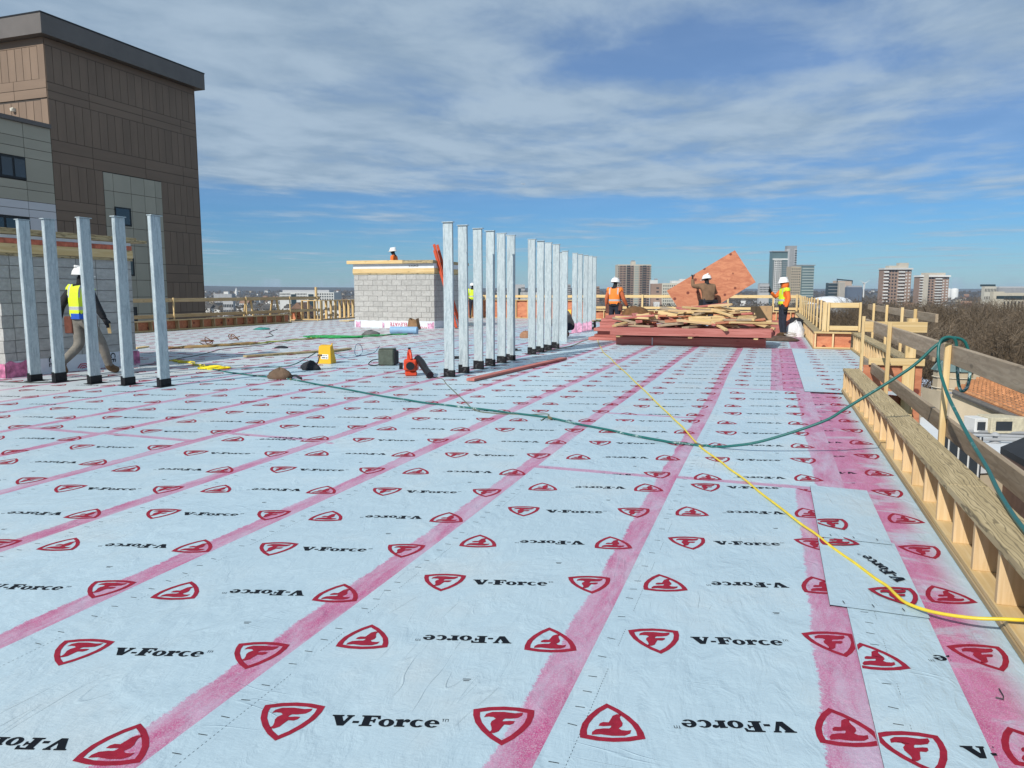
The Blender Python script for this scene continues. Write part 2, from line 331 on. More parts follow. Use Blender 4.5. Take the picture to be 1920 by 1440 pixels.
# ------------------------------------------------------------------ roof deck with its membrane sheets
STUCCO = M('parapet_cladding', (.36, .30, .24), .85, .15, 1.5)
deck = MB().box(-20.05, 1.15, -9, 36.2, -24, 0); deck.box(1.15, 2.0, 11.52, 19.62, -24, 0); deck.box(-21.6, -20.05, 28.2, 36.2, -24, 0)
DECK = struct(deck.build('roof_deck', STUCCO)); DECK['label'] = 'flat roof deck of the building under construction'
MEM = membrane('membrane_sheet_mat', False); MEMP = membrane('membrane_primed_mat', True); MEMW = membrane('membrane_warm', False)
EDGE = M('sheet_edge_bitumen', (.07, .07, .075), .8)
def wob(i, y): return .016 * math.sin(y * .31 + i * 2.1) + .010 * math.sin(y * .83 + i * 4.7)
def sheet(x0, x1, y0, y1, i0=None, i1=None, phase=0.0, xp=None, mat=None, under=.09, zlift=0.0, endpink=False, tick=True, lapfar=False, logos=True, flat=None, bandless=False, name='membrane_sheet'):
    ny = max(2, int((y1 - y0) / .6)); mb = MB(); uvs = []
    ax = lambda y: x0 + (wob(i0, y) if i0 is not None else 0); bx = lambda y: x1 + (wob(i1, y) if i1 is not None else 0)
    def zf(x, y):
        f = min(1, max(0, (x - x0) / (x1 - x0 + under))); z = .0062 * (1 - f) + .0012 * f + zlift + (.0035 * (.5 + .5 * math.sin(y * 2.9 + x0 * 7)) * (.5 + .5 * math.sin(y * 1.13 + x0 * 3)) if x - ax(y) < .003 else 0)
        if flat is not None: return flat
        if lapfar: z += .005 * min(1, max(0, (y - y1 + .5) / .4))
        return z
    rows = []
    for j in range(ny + 1):
        y = y0 + (y1 - y0) * j / ny; a, b = ax(y), bx(y); xs = [a, a + .012, (a + b) / 2, b, b + under]
        rows.append([(x, y) for x in xs])
    vs = [(x, y, zf(x, y)) for r in rows for x, y in r]; n5 = 5
    fs = [(j * n5 + k, j * n5 + k + 1, (j + 1) * n5 + k + 1, (j + 1) * n5 + k) for j in range(ny) for k in range(4)]
    base = len(vs); vs += [(r[0][0], r[0][1], .0005) for r in rows]; fs += [(base + j, j * n5, (j + 1) * n5, base + j + 1) for j in range(ny)]
    b2 = len(vs); vs += [(x, y, .0005) for x, y in rows[-1]]; fs += [(ny * n5 + k, ny * n5 + k + 1, b2 + k + 1, b2 + k) for k in range(4)]
    mb.add(vs, fs); mb.m = [0] * (4 * ny) + [1] * (len(fs) - 4 * ny); o = mb.build(name, [mat or MEM, EDGE], DECK)
    uv = o.data.uv_layers.new(name='edge'); lay = uv.data
    for p in o.data.polygons:
        for li, vi in zip(p.loop_indices, p.vertices):
            x, y, z = o.data.vertices[vi].co; lay[li].uv = (bx(y) - x + (5 if bandless else 0), (y - y0 - .1) if endpink else 9.0)
    zp = lambda x, y: zf(x, y) + .0011
    pr = MB(); lo, hi = (x0 + .004, y0), (x1 + .012, y1)
    if logos: logo_rows(pr, xp if xp is not None else x0, phase, lo, hi, zp)
    if tick:
        y = max(y0, .9) + random.random() * .1
        while y < min(y1, 9):
            stamp(pr, rect(0, 0, .032, .0035), x0 + .055 + random.uniform(-.004, .004), y, random.uniform(-.1, .25), lo, hi, zp, 1); y += random.choice((.105, .105, .105, .21, .16))
        y = max(y0, .9)
        while y < min(y1, 5): stamp(pr, rect(0, 0, .0013, .008), x0 + .108, y, 0, lo, hi, zp, 1); y += .018 if random.random() < .93 else .2
    if pr.f: pr.build('logo_print', [INK_R, INK_K], o)
    return o
SEAMS = [-.63, -1.72, -2.78, -3.87, -4.96, -6.11, -7.16, -8.28, -9.10] + [-9.10 - 1.085 * k for k in range(1, 11)]
PHASE = {0: 2.873, 1: 1.916, 2: 2.045}
BREAK = {1: [5.52, 8.30], 3: [15.12], 4: [5.86], 5: [5.46], 6: [5.44], 8: [13.2], 10: [9.1, 21.0], 12: [17.0], 2: [24.0], 14: [12.5]}
for i in range(1, len(SEAMS)):
    a, b = SEAMS[i], SEAMS[i - 1]; ys = [-8.9] + BREAK.get(i, []) + [36.0]
    for j in range(len(ys) - 1):
        ph = PHASE.get(i, random.uniform(0, 1.2)) if j == 0 else random.uniform(0, 1.2)
        sheet(a, b, ys[j] - (.1 if j else 0), ys[j + 1], i, i - 1, ph, endpink=j > 0, lapfar=j < len(ys) - 2, tick=i < 8, mat=MEMW if i > 8 else MEM)
S1 = SEAMS[0]
sheet(S1, .35, -8.9, 5.53, 0, None, 2.873, xp=-.66, lapfar=True, zlift=.003)
sheet(S1, .49, 5.43, 11.02, 0, None, 1.35, xp=-.64, endpink=True, lapfar=True, under=.05, zlift=.003)
sheet(S1, .16, 10.92, 19.2, 0, None, .4, xp=-.64, endpink=True, under=.03, zlift=.003)
sheet(S1, .60, 19.1, 36.0, 0, None, .9, endpink=True, under=.05, zlift=.003)
sheet(.02, .955, -8.9, 11.05, None, None, .48, xp=-.12, mat=MEMP, under=.0, flat=.0009, tick=False)
sheet(.02, .955, 10.95, 19.25, None, None, .9, xp=-.12, mat=MEMP, under=.0, flat=.0009, tick=False)
sheet(.52, .955, 19.2, 36.0, None, None, .6, xp=-.2, mat=MEMP, under=.0, flat=.0009, tick=False)
sheet(.47, 1.79, 11.06, 19.32, None, None, .3, xp=.6, zlift=.004, under=0, tick=False, bandless=True)
sheet(.365, .685, -8.9, 3.50, None, None, 2.40, xp=.20, zlift=.004, under=0, bandless=True)
def patch(x0, x1, y0, y1, marks, z):
    o = sheet(x0, x1, y0, y1, logos=False, zlift=z, under=0, tick=False, bandless=True, name='membrane_patch'); pr = MB(); zf = lambda x, y: z + .0085
    for t, px, py, a, m in marks: stamp(pr, t, px, py, a, (x0 + .003, y0 + .003), (x1 - .003, y1 - .003), zf, m)
    for k in range(3): stamp(pr, rect(0, 0, .004, .03), x0 + .06 + k * .12, y0 + .03, .2, (x0, y0), (x1, y1), zf, 1)
    pr.build('logo_print', [INK_R, INK_K], o)
patch(.295, .69, 3.46, 4.47, [(WORD, .652, 3.86, R(113), 1), (ICON, .60, 3.66, R(20), 0), (ICON, .38, 4.42, R(200), 0)], .009)
patch(.305, .675, 4.43, 5.62, [(ICON, .40, 4.70, R(25), 0)], .013)

# primer smear left of the recess
# ------------------------------------------------------------------ framed parapets and guard rails
def unit(axis, along, c0, c1, z0, z1):
    a0, a1 = along
    return (c0, c1, a0, a1, z0, z1) if axis == 1 else (a0, a1, c0, c1, z0, z1)
def parapet(label, axis, a0, a1, c0, c1, h, sheath=None, step=.42, kind='stud', top='pt', first=None, sole=.06, tp=.04, skip_sole=False):
    """knee wall of studs: axis 1 runs along Y, 0 along X; c0..c1 across; sheath = which face carries plywood"""
    root = thing('parapet_frame', label, 'parapet', (c0 if axis == 1 else a0, a0 if axis == 1 else c0, 0))
    inv = Matrix.Translation(-Vector(root.location))
    def part(nm, bx, mt, bev=.003): return MB().box(*bx).xf(inv).build(nm, mt, root, bevel=bev)
    L_ = a1 - a0; n = max(1, round(L_ / 3.66))
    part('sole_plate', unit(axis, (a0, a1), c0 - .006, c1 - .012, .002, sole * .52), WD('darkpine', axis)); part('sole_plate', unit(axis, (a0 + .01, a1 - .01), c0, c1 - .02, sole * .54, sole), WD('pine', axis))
    w = c1 - c0
    for k in range(n):
        part('top_plate', unit(axis, (a0 + L_ * k / n + .002, a0 + L_ * (k + 1) / n - .002), c0, c1, h - tp + random.uniform(-.001, .001), h), WD(top, axis))
    s = a0 if first is None else first; me = None
    while s + .038 <= a1 + .001:
        b = unit(axis, (s, s + .038), c0 + .008, c1 - .045, sole, h - tp)
        if me is None:
            o = MB().box(*[b[0] - b[0], b[1] - b[0], 0, b[3] - b[2], 0, b[5] - b[4]]).build('stud', WD(kind, 2), root, bevel=.002); me = o.data
        else: o = place('stud', me, root, bevel=.002)
        o.location = Vector((b[0], b[2], b[4])) - Vector(root.location); s += step * random.uniform(.985, 1.015)
    if sheath is not None:
        x = c1 - .04 if sheath > 0 else c0 - .014
        k = a0
        while k < a1 - .05:
            part('sheathing_panel', unit(axis, (k + .002, min(k + 2.44, a1) - .002), x, x + .014, -.9 if sheath > 0 else .0, h - tp - .002), plymat(), 0); k += 2.44
    return root
def rails(label, axis, a0, a1, c, posts, tops, zmin, ptop, railkind='grey', postkind='pine', pw=.089, pd=.042, flip=1, group=None, segs=None):
    """guard rail: tops = [(z0, z1)] boards on the outside of the posts"""
    root = thing('guard_rail', label, 'guard rail', (c if axis == 1 else a0, a0 if axis == 1 else c, 0)); inv = Matrix.Translation(-Vector(root.location))
    for p in posts:
        w = pw if axis == 1 else pd
        b = unit(axis, (p, p + (pd if axis == 1 else pw * .5)), c - flip * pw * .5, c, zmin, ptop + random.uniform(-.02, .03))
        MB().box(min(b[0], b[1]), max(b[0], b[1]), min(b[2], b[3]), max(b[2], b[3]), b[4], b[5]).xf(inv).build('post', WD(postkind, 2), root, bevel=.003)
    for nm, (z0, z1) in zip(('top_rail', 'mid_rail', 'toe_rail'), tops):
        for s0, s1 in (segs or [(a0, a1)]):
            b = unit(axis, (s0 + .003, s1 - .003), c + flip * .002, c + flip * .04, z0, z1)
            MB().box(min(b[0], b[1]), max(b[0], b[1]), min(b[2], b[3]), max(b[2], b[3]), b[4], b[5]).xf(inv).build(nm, WD(railkind, axis), root, bevel=.004)
    return root
parapet('long low stud parapet at the right edge beside the bright pink strip, nearest the viewer', 1, -2.0, 11.22, .955, 1.16, .335, sheath=1, first=-1.87, step=.42)
rails('weathered board guard rail over the nearest parapet, with a green hose on its post', 1, -1.5, 12.55, 1.33, [.2, 3.4, 6.6, 9.72, 12.4], [(.83, .975), (.255, .40)], -.5, 1.0, segs=[(-1.5, 6.64), (6.645, 12.55)])
parapet('short stud return closing the roof recess, with two red plywood bays', 0, .97, 1.80, 19.40, 19.54, .42, sheath=1, step=.395, first=.985, top='pine', sole=.05)
parapet('low stud parapet on the outer side of the roof recess', 1, 11.62, 19.38, 1.80, 1.99, .42, sheath=1, step=.41)
parapet('long low stud parapet from the recess to the far right corner', 1, 19.56, 36.0, .965, 1.16, .42, sheath=1, step=.41)
o = thing('corner_post_frame', 'red plywood end wall with a thick post beside the roof recess', 'frame', (1.2, 11.5, 0))
MB().box(.04, .78, 0, .014, -1.5, .365).build('plywood_panel', plymat(), o); MB().box(.10, .80, -.05, -.002, .372, .47).build('cap_board', WD('pine', 0), o, bevel=.004)
MB().box(.53, .68, -.06, -.055 + .10, -1.6, .37).build('corner_post', WD('pine', 2), o, bevel=.004); MB().box(.56, .69, .003, .09, .475, 1.02).build('corner_post', WD('pine', 2), o, bevel=.004)
MB().box(.02, .80, -.05, -.008, .83, .975).build('top_rail', WD('pine', 0), o, bevel=.004)
rails('guard rail along the outer side of the roof recess', 1, 11.7, 19.6, 2.13, [13.1, 14.35, 16.2, 18.2], [(.96, 1.08), (.42, .54)], -.4, 1.10, flip=1)
o = thing('rail_frame', 'pale open timber frame standing on the short return of the roof recess', 'frame', (1.14, 19.47, .425))
for x, w in ((0, .1), (.112, .05), (.80, .05)): MB().box(x, x + w, -.045, .045, 0, .70).build('post', WD('pine', 2), o, bevel=.004)
MB().box(.165, .797, -.02, .02, .57, .69).build('top_rail', WD('pine', 0), o, bevel=.004); MB().box(.165, .797, -.02, .02, .03, .14).build('bottom_rail', WD('pine', 0), o, bevel=.004)
rails('guard rail of closely set posts running to the far right corner', 1, 19.7, 36.1, 1.17, [20.3, 21.9, 23.6, 25.2, 26.8, 28.6, 30.4, 32.2, 33.9, 35.4, 35.9], [(1.03, 1.15), (.56, .66)], .425, 1.17)
parapet('low pale stud parapet across the far edge behind the lumber', 0, -8.4, .95, 36.0, 36.16, .47, sheath=1, step=.61, top='pine', kind='pine', sole=.05)
rails('pale guard rail across the far edge behind the lumber', 0, -8.4, 1.2, 36.12, [-8.35, -5.95, -3.9, -2.0, -.02, .98], [(1.06, 1.2), (.53, .64)], .47, 1.22, railkind='pine', pw=.16, flip=1)
parapet('tall framed wall with red sheathing across the far edge behind the galvanized posts', 0, -20.2, -8.45, 36.0, 36.14, .95, sheath=1, step=.61, top='pine', kind='pine', sole=.05)
rails('pale rail above the tall framed wall at the far edge', 0, -20.0, -8.45, 36.12, [-19, -16.5, -14, -11.5, -9], [(1.05, 1.18)], .95, 1.2, railkind='pine', pw=.16)
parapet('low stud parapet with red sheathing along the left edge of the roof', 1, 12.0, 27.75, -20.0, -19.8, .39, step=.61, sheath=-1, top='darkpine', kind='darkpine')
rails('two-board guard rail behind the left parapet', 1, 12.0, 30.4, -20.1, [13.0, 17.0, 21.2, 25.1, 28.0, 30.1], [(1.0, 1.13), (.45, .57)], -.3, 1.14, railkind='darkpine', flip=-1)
parapet('short low stud parapet beyond the sawhorse bench at the left', 0, -21.5, -20.9, 30.0, 30.14, .45, step=.28, sheath=1, top='pine', kind='pine')
def stud_wall(label, axis, a0, a1, c0, c1, h, step):
    root = thing('stud_wall', label, 'stud wall', ((c0 if axis else a0), (a0 if axis else c0), 0)); inv = Matrix.Translation(-Vector(root.location))
    for nm, z0, z1 in (('sole_plate', 0.01, .05), ('top_plate', h - .04, h)): MB().box(*unit(axis, (a0, a1), c0, c1, z0, z1)).xf(inv).build(nm, WD('pine', axis), root, bevel=.003)
    n = round((a1 - a0) / step)
    for k in range(n + 1):
        s = a0 + (a1 - a0 - .04) * k / n; MB().box(*unit(axis, (s, s + .04), c0 + .003, c1 - .003, .05, h - .04)).xf(inv).build('stud', WD('pine', 2), root, bevel=.003)
stud_wall('open stud frame facing the sun at the far left corner', 0, -21.45, -20.36, 30.8, 30.94, .95, .36)
stud_wall('open stud frame running back from the far left corner, in shade', 1, 30.96, 35.9, -20.5, -20.36, .95, .40)
MB().box(-.045, .045, -.045, .045, 0, .62).build('timber_post', WD('pine', 2), None, bevel=.003).location = (-20.75, 31.05, .951)
tag(bpy.data.objects['timber_post'], 'single upright timber post standing above the far left stud frame', 'post')
o = thing('sawhorse_bench', 'plank bench on four splayed legs beside the left parapet', 'bench', (-21.4, 26.6, 0)); 
MB().box(-.2, .2, -.2, 2.6, .98, 1.08).build('plank_top', WD('pine', 1), o, bevel=.004)
for sx in (-1, 1):
    for y in (.3, 2.1): MB().bar((sx * .3, y, .0), (sx * .12, y, .98), .09, .045).build('leg', WD('pine', 2), o)
struct(MB().box(-21.9, -20.2, 25.8, 29.8, -.12, -.01).build('roof_ledge', STUCCO))

# ------------------------------------------------------------------ concrete block shafts
def cmumat():
    m, t, p = pmat('concrete_block_mat'); co = objco(t)
    a = tnoise(t, co, 3, 5, .65); b = tnoise(t, co, 90, 3, .7)
    col = tmix(t, smooth(a, .3, .7, t), (.36, .355, .335), (.46, .455, .43)); col = tmix(t, tmath(t, 'MULTIPLY', smooth(b, .55, .75, t), .35), col, (.22, .215, .2)); col = trand(t, col, .075)
    t.links.new(col, p.inputs['Base Color']); p.inputs['Roughness'].default_value = .9; tbump(t, p, b, .5, .004); return m
CMU = cmumat(); MORTAR = M('mortar', (.235, .23, .215), .95, .15, 20, .3)
UNIT = MB().box(0, 1, 0, 1, 0, 1); _u = bpy.data.meshes.new('concrete_block'); _u.from_pydata(UNIT.v, [], UNIT.f); _u.materials.append(CMU)
def pieces(a, b, off, l=.406):
    x = a - off; r = []
    while x < b - .03:
        s, e = max(a, x), min(b, x + l)
        if e - s > .05: r.append((s, e))
        x += l
    return r
def shaft(label, x0, x1, y0, y1, h, courses):
    root = thing('block_shaft', label, 'block shaft', (x0, y0, 0)); ch = h / courses
    MB().box(.012, x1 - x0 - .012, .012, y1 - y0, 0, h - .01).build('mortar_core', MORTAR, root)
    for c in range(courses):
        z = c * ch; odd = c % 2
        for (s, e) in pieces(x0, x1 - (.2 if odd else 0), .203 * odd):
            o = place('concrete_block', _u, root, (s - x0 + .006, random.uniform(0, .003), z + .006)); o.scale = (e - s - .012, .19, ch - .012)
        for (s, e) in pieces(y0 + (0 if odd else .2), y1, .203 * odd):
            o = place('concrete_block', _u, root, (x1 - x0 - .19 - random.uniform(0, .003), s - y0 + .006, z + .006)); o.scale = (.19, e - s - .012, ch - .012)
    return root
FLASH = M('flashing_white', (.66, .70, .74), .5, .08, 3, .25); PINKP = M('primer_pink', (.50, .16, .28), .5, .6, 9, .2); TORN = M('torn_red_wrap', (.52, .14, .08), .7, .35, 9, .4)
PINKW = M('primer_wash', (.60, .32, .45), .45, .45, 9)
RUBY = M('print_ruby', (.50, .03, .09), .5, .1)
def flat_text(body, size, mtx, mat, parent, name='printed_text'):
    vs, fs = text_mesh(body, size); mb = MB().add([mtx @ v for v in vs], fs); return mb.build(name, mat, parent)
def frame(o, ex, ey): ex, ey = Vector(ex), Vector(ey); ez = ex.cross(ey); return Matrix(((ex.x, ey.x, ez.x, o[0]), (ex.y, ey.y, ez.y, o[1]), (ex.z, ey.z, ez.z, o[2]), (0, 0, 0, 1)))
def curb(root, X, Y, h, lip_l, lip_r):
    """timber curb on top of a shaft of size X by Y (local)"""
    for nm, z0, z1, o, mt in (('sill_strip', h, h + .055, .02, WD('pt', 0)), ('fascia_board', h + .057, h + .225, .03, WD('pine', 0)), ('wrap_strip', h + .227, h + .40, .012, FLASH)):
        MB().box(-o, X + o, -o, .02, z0, z1).build(nm, mt, root, bevel=.003 if nm != 'wrap_strip' else 0)
        MB().box(X - .02, X + o, .022, Y + o, z0 + .0005, z1 - .0005).build(nm, mt, root, bevel=.003 if nm != 'wrap_strip' else 0)
    MB().box(-lip_l, X * .64, -.14, .05, h + .402, h + .53).build('cap_board', WD('pine', 0), root, bevel=.004); MB().box(X * .64 + .003, X + lip_r, -.138, .05, h + .402, h + .515).build('cap_board', WD('pt', 0), root, bevel=.004)
    MB().box(X - .05, X + lip_r, .052, Y + .3, h + .402, h + .515).build('cap_board', WD('pt', 1), root, bevel=.004)
MX0, MX1, MY0, MY1 = -15.2, -11.83, 25.3, 28.3
mid = shaft('pale concrete block shaft in the sun, in the middle distance beside the orange ladder', MX0, MX1, MY0, MY1, 2.0, 10)
curb(mid, MX1 - MX0, MY1 - MY0, 2.0, .22, .03)
def skirt(root, x0, x1, n, amp, h, place_f, name, mt):
    top = [h + random.uniform(-amp, amp) for _ in range(n + 1)]; mb = MB(); vs = []
    for k in range(n + 1):
        u = x0 + (x1 - x0) * k / n; vs += [place_f(u, .001, 0.01), place_f(u, top[k], .004), place_f(u, top[k], 0)]
    mb.add(vs, [(3 * k + j, 3 * k + 3 + j, 3 * k + 4 + j, 3 * k + 1 + j) for k in range(n) for j in (0, 1)]); return mb.build(name, mt, root)
fr = lambda u, z, o: (u, -.006 - o, z); sdv = lambda u, z, o: (MX1 - MX0 + .004 + o, u, z)
skirt(mid, -.01, 3.38, 20, .012, .27, fr, 'base_flashing', FLASH); skirt(mid, 0, 3.0, 14, .012, .27, sdv, 'base_flashing', FLASH)
for a, b in ((.05, .25), (1.20, 1.28), (3.1, 3.36)): skirt(mid, a, b, 5, .05, .20, lambda u, z, o: (u, -.0175 - o, z), 'primer_smear', PINKW)
flat_text('ELEVATE', .19, frame((2.25, -.018, .20), (-1, 0, 0), (0, 0, -1)), RUBY, mid); flat_text('ELEVATE', .17, frame((2.62, -.018, -.055), (1, 0, 0), (0, 0, 1)), RUBY, mid)
def chevrons(root, c, e1, e2, s, mt):
    c, e1, e2 = Vector(c), Vector(e1), Vector(e2); mb = MB()
    for k in range(3):
        o, i = s * (1 - k * .33), s * (1 - k * .33 - .17)
        pts = [(-1, .2), (-.45, .75), (.45, .75), (1, .2)]
        vs = [c + e1 * (x * r) + e2 * (y * r) for r in (o, i) for x, y in pts]; mb.add(vs, [(0, 1, 5, 4), (1, 2, 6, 5), (2, 3, 7, 6)])
    return mb.build('printed_emblem', mt, root)
chevrons(mid, (2.42, -.0185, .10), (0, 0, 1), (1, 0, 0), .085, RUBY)
flat_text('V-FORCE', .1, frame((2.35, -.0145, 2.27), (1, 0, .04), (0, 0, 1)), INK_K, mid)
LX1, LY0, LY1 = -11.56, 8.58, 11.2
lft = shaft('grey concrete block shaft in shade at the left edge behind the walking worker', -14.0, LX1, LY0, LY1, 2.0, 10)
lw = LX1 + 14.0; ll = LY1 - LY0
for nm, z0, z1, o, mt in (('sill_strip', 1.955, 2.0, .02, WD('pt', 1)), ('fascia_board', 2.002, 2.15, .03, WD('pine', 1)), ('torn_wrap', 2.152, 2.235, .02, TORN), ('wrap_strip', 2.237, 2.29, .01, FLASH)):
    MB().box(lw - .02, lw + o, -o, ll + o, z0, z1).build(nm, mt, lft); MB().box(-.02, lw - .022, -o - .002, .02, z0, z1).build(nm, mt, lft)
MB().box(lw - .25, lw + .10, -.15, ll + .32, 2.30, 2.35).build('cap_board', WD('pt', 1), lft, bevel=.004); MB().box(lw - .25, lw + .07, -.1, ll + .1, 2.352, 2.39).build('cap_board', WD('pt', 1), lft, bevel=.004)
MB().box(-.1, lw - .253, -.15, .15, 2.30, 2.385).build('cap_board', WD('pt', 0), lft, bevel=.004)
sl = lambda u, z, o: (lw + .006 + o, u, z)
skirt(lft, -.01, ll + .03, 18, .014, .27, sl, 'base_flashing', FLASH); skirt(lft, 0, lw, 14, .03, .25, lambda u, z, o: (u, -.008 - o, z), 'primer_smear', PINKP); skirt(lft, -.02, .35, 4, .03, .26, lambda u, z, o: (lw + .0175 + o, u, z), 'primer_smear', PINKP)
skirt(lft, ll - .1, ll + .05, 2, .01, .25, lambda u, z, o: (lw + .0175 + o, u, z), 'primer_smear', PINKP)
for px, py, ch, mt, sz in ((98, 676, 'CE', INK_K, .15), (213, 668, 'CE', INK_K, .15), (40, 688, 'E', RUBY, .15), (230, 664, 'VA', RUBY, .12)):
    p = AX(px, py, LX1 + .03); flat_text(ch, sz, frame((lw + .0185, p.y - LY0 - .05, p.z + .07), (0, 0, -1), (0, 1, 0)), mt, lft)
for px, py in ((38, 703), (158, 690)):
    p = AX(px, py, LX1 + .03); chevrons(lft, (lw + .0187, p.y - LY0, max(.02, p.z - .06)), (0, 1, 0), (0, 0, 1), .13, RUBY)

# ------------------------------------------------------------------ galvanized posts
def galv():
    m, t, p = pmat('galvanized'); co = objco(t)
    s1 = tnoise(t, co, 16, 4, .7, (1, 1, .45), 1.6); v = node('ShaderNodeTexVoronoi', t); v.inputs['Scale'].default_value = 42; t.links.new(co, v.inputs[0])
    dg = node('ShaderNodeMapping', t); dg.inputs['Rotation'].default_value = (R(30), R(32), 0); dg.inputs['Scale'].default_value = (30, 30, 3); t.links.new(co, dg.inputs[0]); s2 = tnoise(t, dg.outputs[0], 1, 4, .65)
    col = tmix(t, smooth(s1, .3, .7, t), (.35, .42, .445), (.50, .565, .58)); col = tmix(t, tmath(t, 'MULTIPLY', smooth(s2, .50, .62, t), .75), col, (.25, .31, .34)); col = tmix(t, tmath(t, 'MULTIPLY', v.outputs[0], .3), col, (.55, .61, .62)); col = trand(t, col, .05)
    t.links.new(col, p.inputs['Base Color']); p.inputs['Metallic'].default_value = .25; p.inputs['Roughness'].default_value = .48; tbump(t, p, s1, .08, .004); return m
GALV = galv(); TAPE = M('black_wrap', (.010, .011, .013), .5, .3, 18, .5, spec=.25); TAPEL = M('wrap_print', (.16, .165, .17), .6, .3, 30)
ORD = ['first', 'second', 'third', 'fourth', 'fifth', 'sixth', 'seventh', 'eighth', 'ninth', 'tenth']
def gpost(x, y, wx, wy, h, label, group, wrap='black'):
    r = thing('galvanized_post', label, 'post', (x, y, 0), 0, group)
    b = MB().box(-wx / 2, wx / 2, -wy / 2, wy / 2, .0, h).build('shaft', GALV, r, bevel=.006); b.rotation_euler = (R(random.uniform(-.25, .25)), R(random.uniform(-.25, .25)), 0)
    MB().box(-wx / 2 - .014, wx / 2 + .014, -wy / 2 - .014, wy / 2 + .014, h, h + .012).build('cap_plate', GALV, r)
    if wrap == 'black':
        mb = MB(); ht = random.uniform(.13, .17); n = 12; e = .007
        for s_ in (0,):
            mb.box(-wx / 2 - e, wx / 2 + e, -wy / 2 - e, wy / 2 + e, .003, ht * random.uniform(.75, 1))
            mb.box(-wx / 2 - e - .002, wx / 2 * random.uniform(-.3, .6), -wy / 2 - e - .002, wy / 2 + e + .002, .003, ht)
        w = mb.build('wrap', TAPE, r); ap = MB(); a, b_ = wx / 2 + .06, wy / 2 + .06
        ap.prism([(-a, -b_ * .8), (a * .9, -b_), (a * 1.1, b_), (-a * .8, b_ * 1.1)], .008, .013).build('wrap_apron', TAPE, r)
        pm = MB()
        for k in range(5): x0 = random.uniform(-wx / 2, wx / 4); pm.box(x0, x0 + random.uniform(.02, .05), -wy / 2 - e - .0035, -wy / 2 - e - .0022, .03 + k * .017, .034 + k * .017)
        if wx > .1: pm.build('wrap_print', TAPEL, w)
    elif wrap == 'pink':
        skirt(r, -wx / 2 - .004, wx / 2 + .004, 6, .05, .30, lambda u, z, o: (u, -wy / 2 - .005 - o, z), 'primer_smear', PINKW)
        MB().prism([(-.2, -.15), (.2, -.17), (.22, .15), (-.18, .14)], .007, .009).build('primer_patch', PINKW, r)
    return r
for k, x in enumerate((-10.80, -10.33, -9.66, -9.04, -8.40)):
    gpost(x, 8.47 + .035 * k, .062, .185, 2.46, ORD[k] + ' galvanized post from the left in the row before the grey block shaft', 'left row of galvanized posts')
for k, y in enumerate((11.14, 11.75, 12.43, 13.02, 13.65, 14.19)):
    gpost(-4.95, y, .165, .05, 2.48, ORD[k] + ' galvanized post from the front in the nearest row beside the red plank', 'front row of six galvanized posts')
for k, y in enumerate((15.68, 16.3, 16.93, 17.59)):
    gpost(-4.98, y, .165, .05, 2.5, ORD[k] + ' galvanized post from the front in the middle row of four', 'middle row of galvanized posts')
for k, (px, y) in enumerate(((1050, 20.6), (1058, 20.0))):
    gpost(AY(px, 632, y).x, y, .165, .05, 2.47, ['partly hidden galvanized post behind the crouching worker', 'galvanized post just in front of the crouching worker'][k], 'pair of galvanized posts', None)
for k, y in enumerate((24.18, 24.91, 25.69, 26.38, 27.02)):
    gpost(-6.2, y, .165, .05, 2.62, ORD[k] + ' post from the left in the far row with pink-smeared feet', 'far row of galvanized posts', 'pink')

# ------------------------------------------------------------------ clad tower and its lower wing, left
TX = -34.0; sT = 34 / 28
BRN = M('tower_panel_brown', (.215, .152, .108), .6, .10, .6, 0, 0, .03); OLV = M('wing_panel_olive', (.42, .395, .315), .6, .06, .6, 0, 0, .04); LGT = M('wing_panel_pale', (.66, .66, .68), .6, .05, .6, 0, 0, .03)
CORN = M('cornice_metal', (.15, .135, .125), .5, .1, .8, 0, .2); JOINT = M('joint_dark', (.05, .042, .036), .8); GLS = M('window_glass', (.03, .04, .05), .08, .1, 1, spec=.8); FRM = M('window_frame_black', (.012, .012, .014), .4)
tower = thing('clad_tower', 'tall brown panel-clad building block with a dark cornice at the upper left', 'building', (TX, 28.5, -24))
Zb = 24.0
MB().box(-14, -.02, .02, 10.1, 0, Zb + 13.65).build('core_wall', JOINT, tower)
MB().box(-14.4, .45, -.45, 10.5, Zb + 13.65, Zb + 14.58).build('cornice', CORN, tower); MB().box(-14.4, .47, -.47, 10.52, Zb + 14.582, Zb + 14.65).build('cornice_edge', FRM, tower)
CUB = {}
def panel(mt, root, x0, x1, y0, y1, z0, z1, nm='cladding_panel'):
    if mt.name not in CUB:
        u = bpy.data.meshes.new(nm); q = MB().box(0, 1, 0, 1, 0, 1); u.from_pydata(q.v, [], q.f); u.materials.append(mt); CUB[mt.name] = u
    o = place(nm, CUB[mt.name], root, (x0, y0, z0)); o.scale = (x1 - x0, y1 - y0, z1 - z0); return o
g_ = .012
GY0, GY1, GZ1 = 31.46 - 28.5, 35.5 - 28.5, Zb + 7.69
rowsT = [(11.57, 13.3), (8.83, 10.76), (5.92, 7.72), (2.95, 4.9), (0.1, 1.9)]
def face_x(y0, y1, z0, z1):
    if z0 < GZ1 - .1 and y1 > GY0 + .02 and y0 < GY1 - .02:
        if y0 < GY0 - .05: panel(BRN, tower, -.02, .0, y0 + g_, GY0 - g_, z0 + g_, z1 - g_)
        if y1 > GY1 + .05: panel(BRN, tower, -.02, .0, GY1 + g_, y1 - g_, z0 + g_, z1 - g_)
        return
    panel(BRN, tower, -.02, 0, y0 + g_, y1 - g_, z0 + g_, z1 - g_)
face_x(0, 10.1, Zb + 13.3, Zb + 13.64)
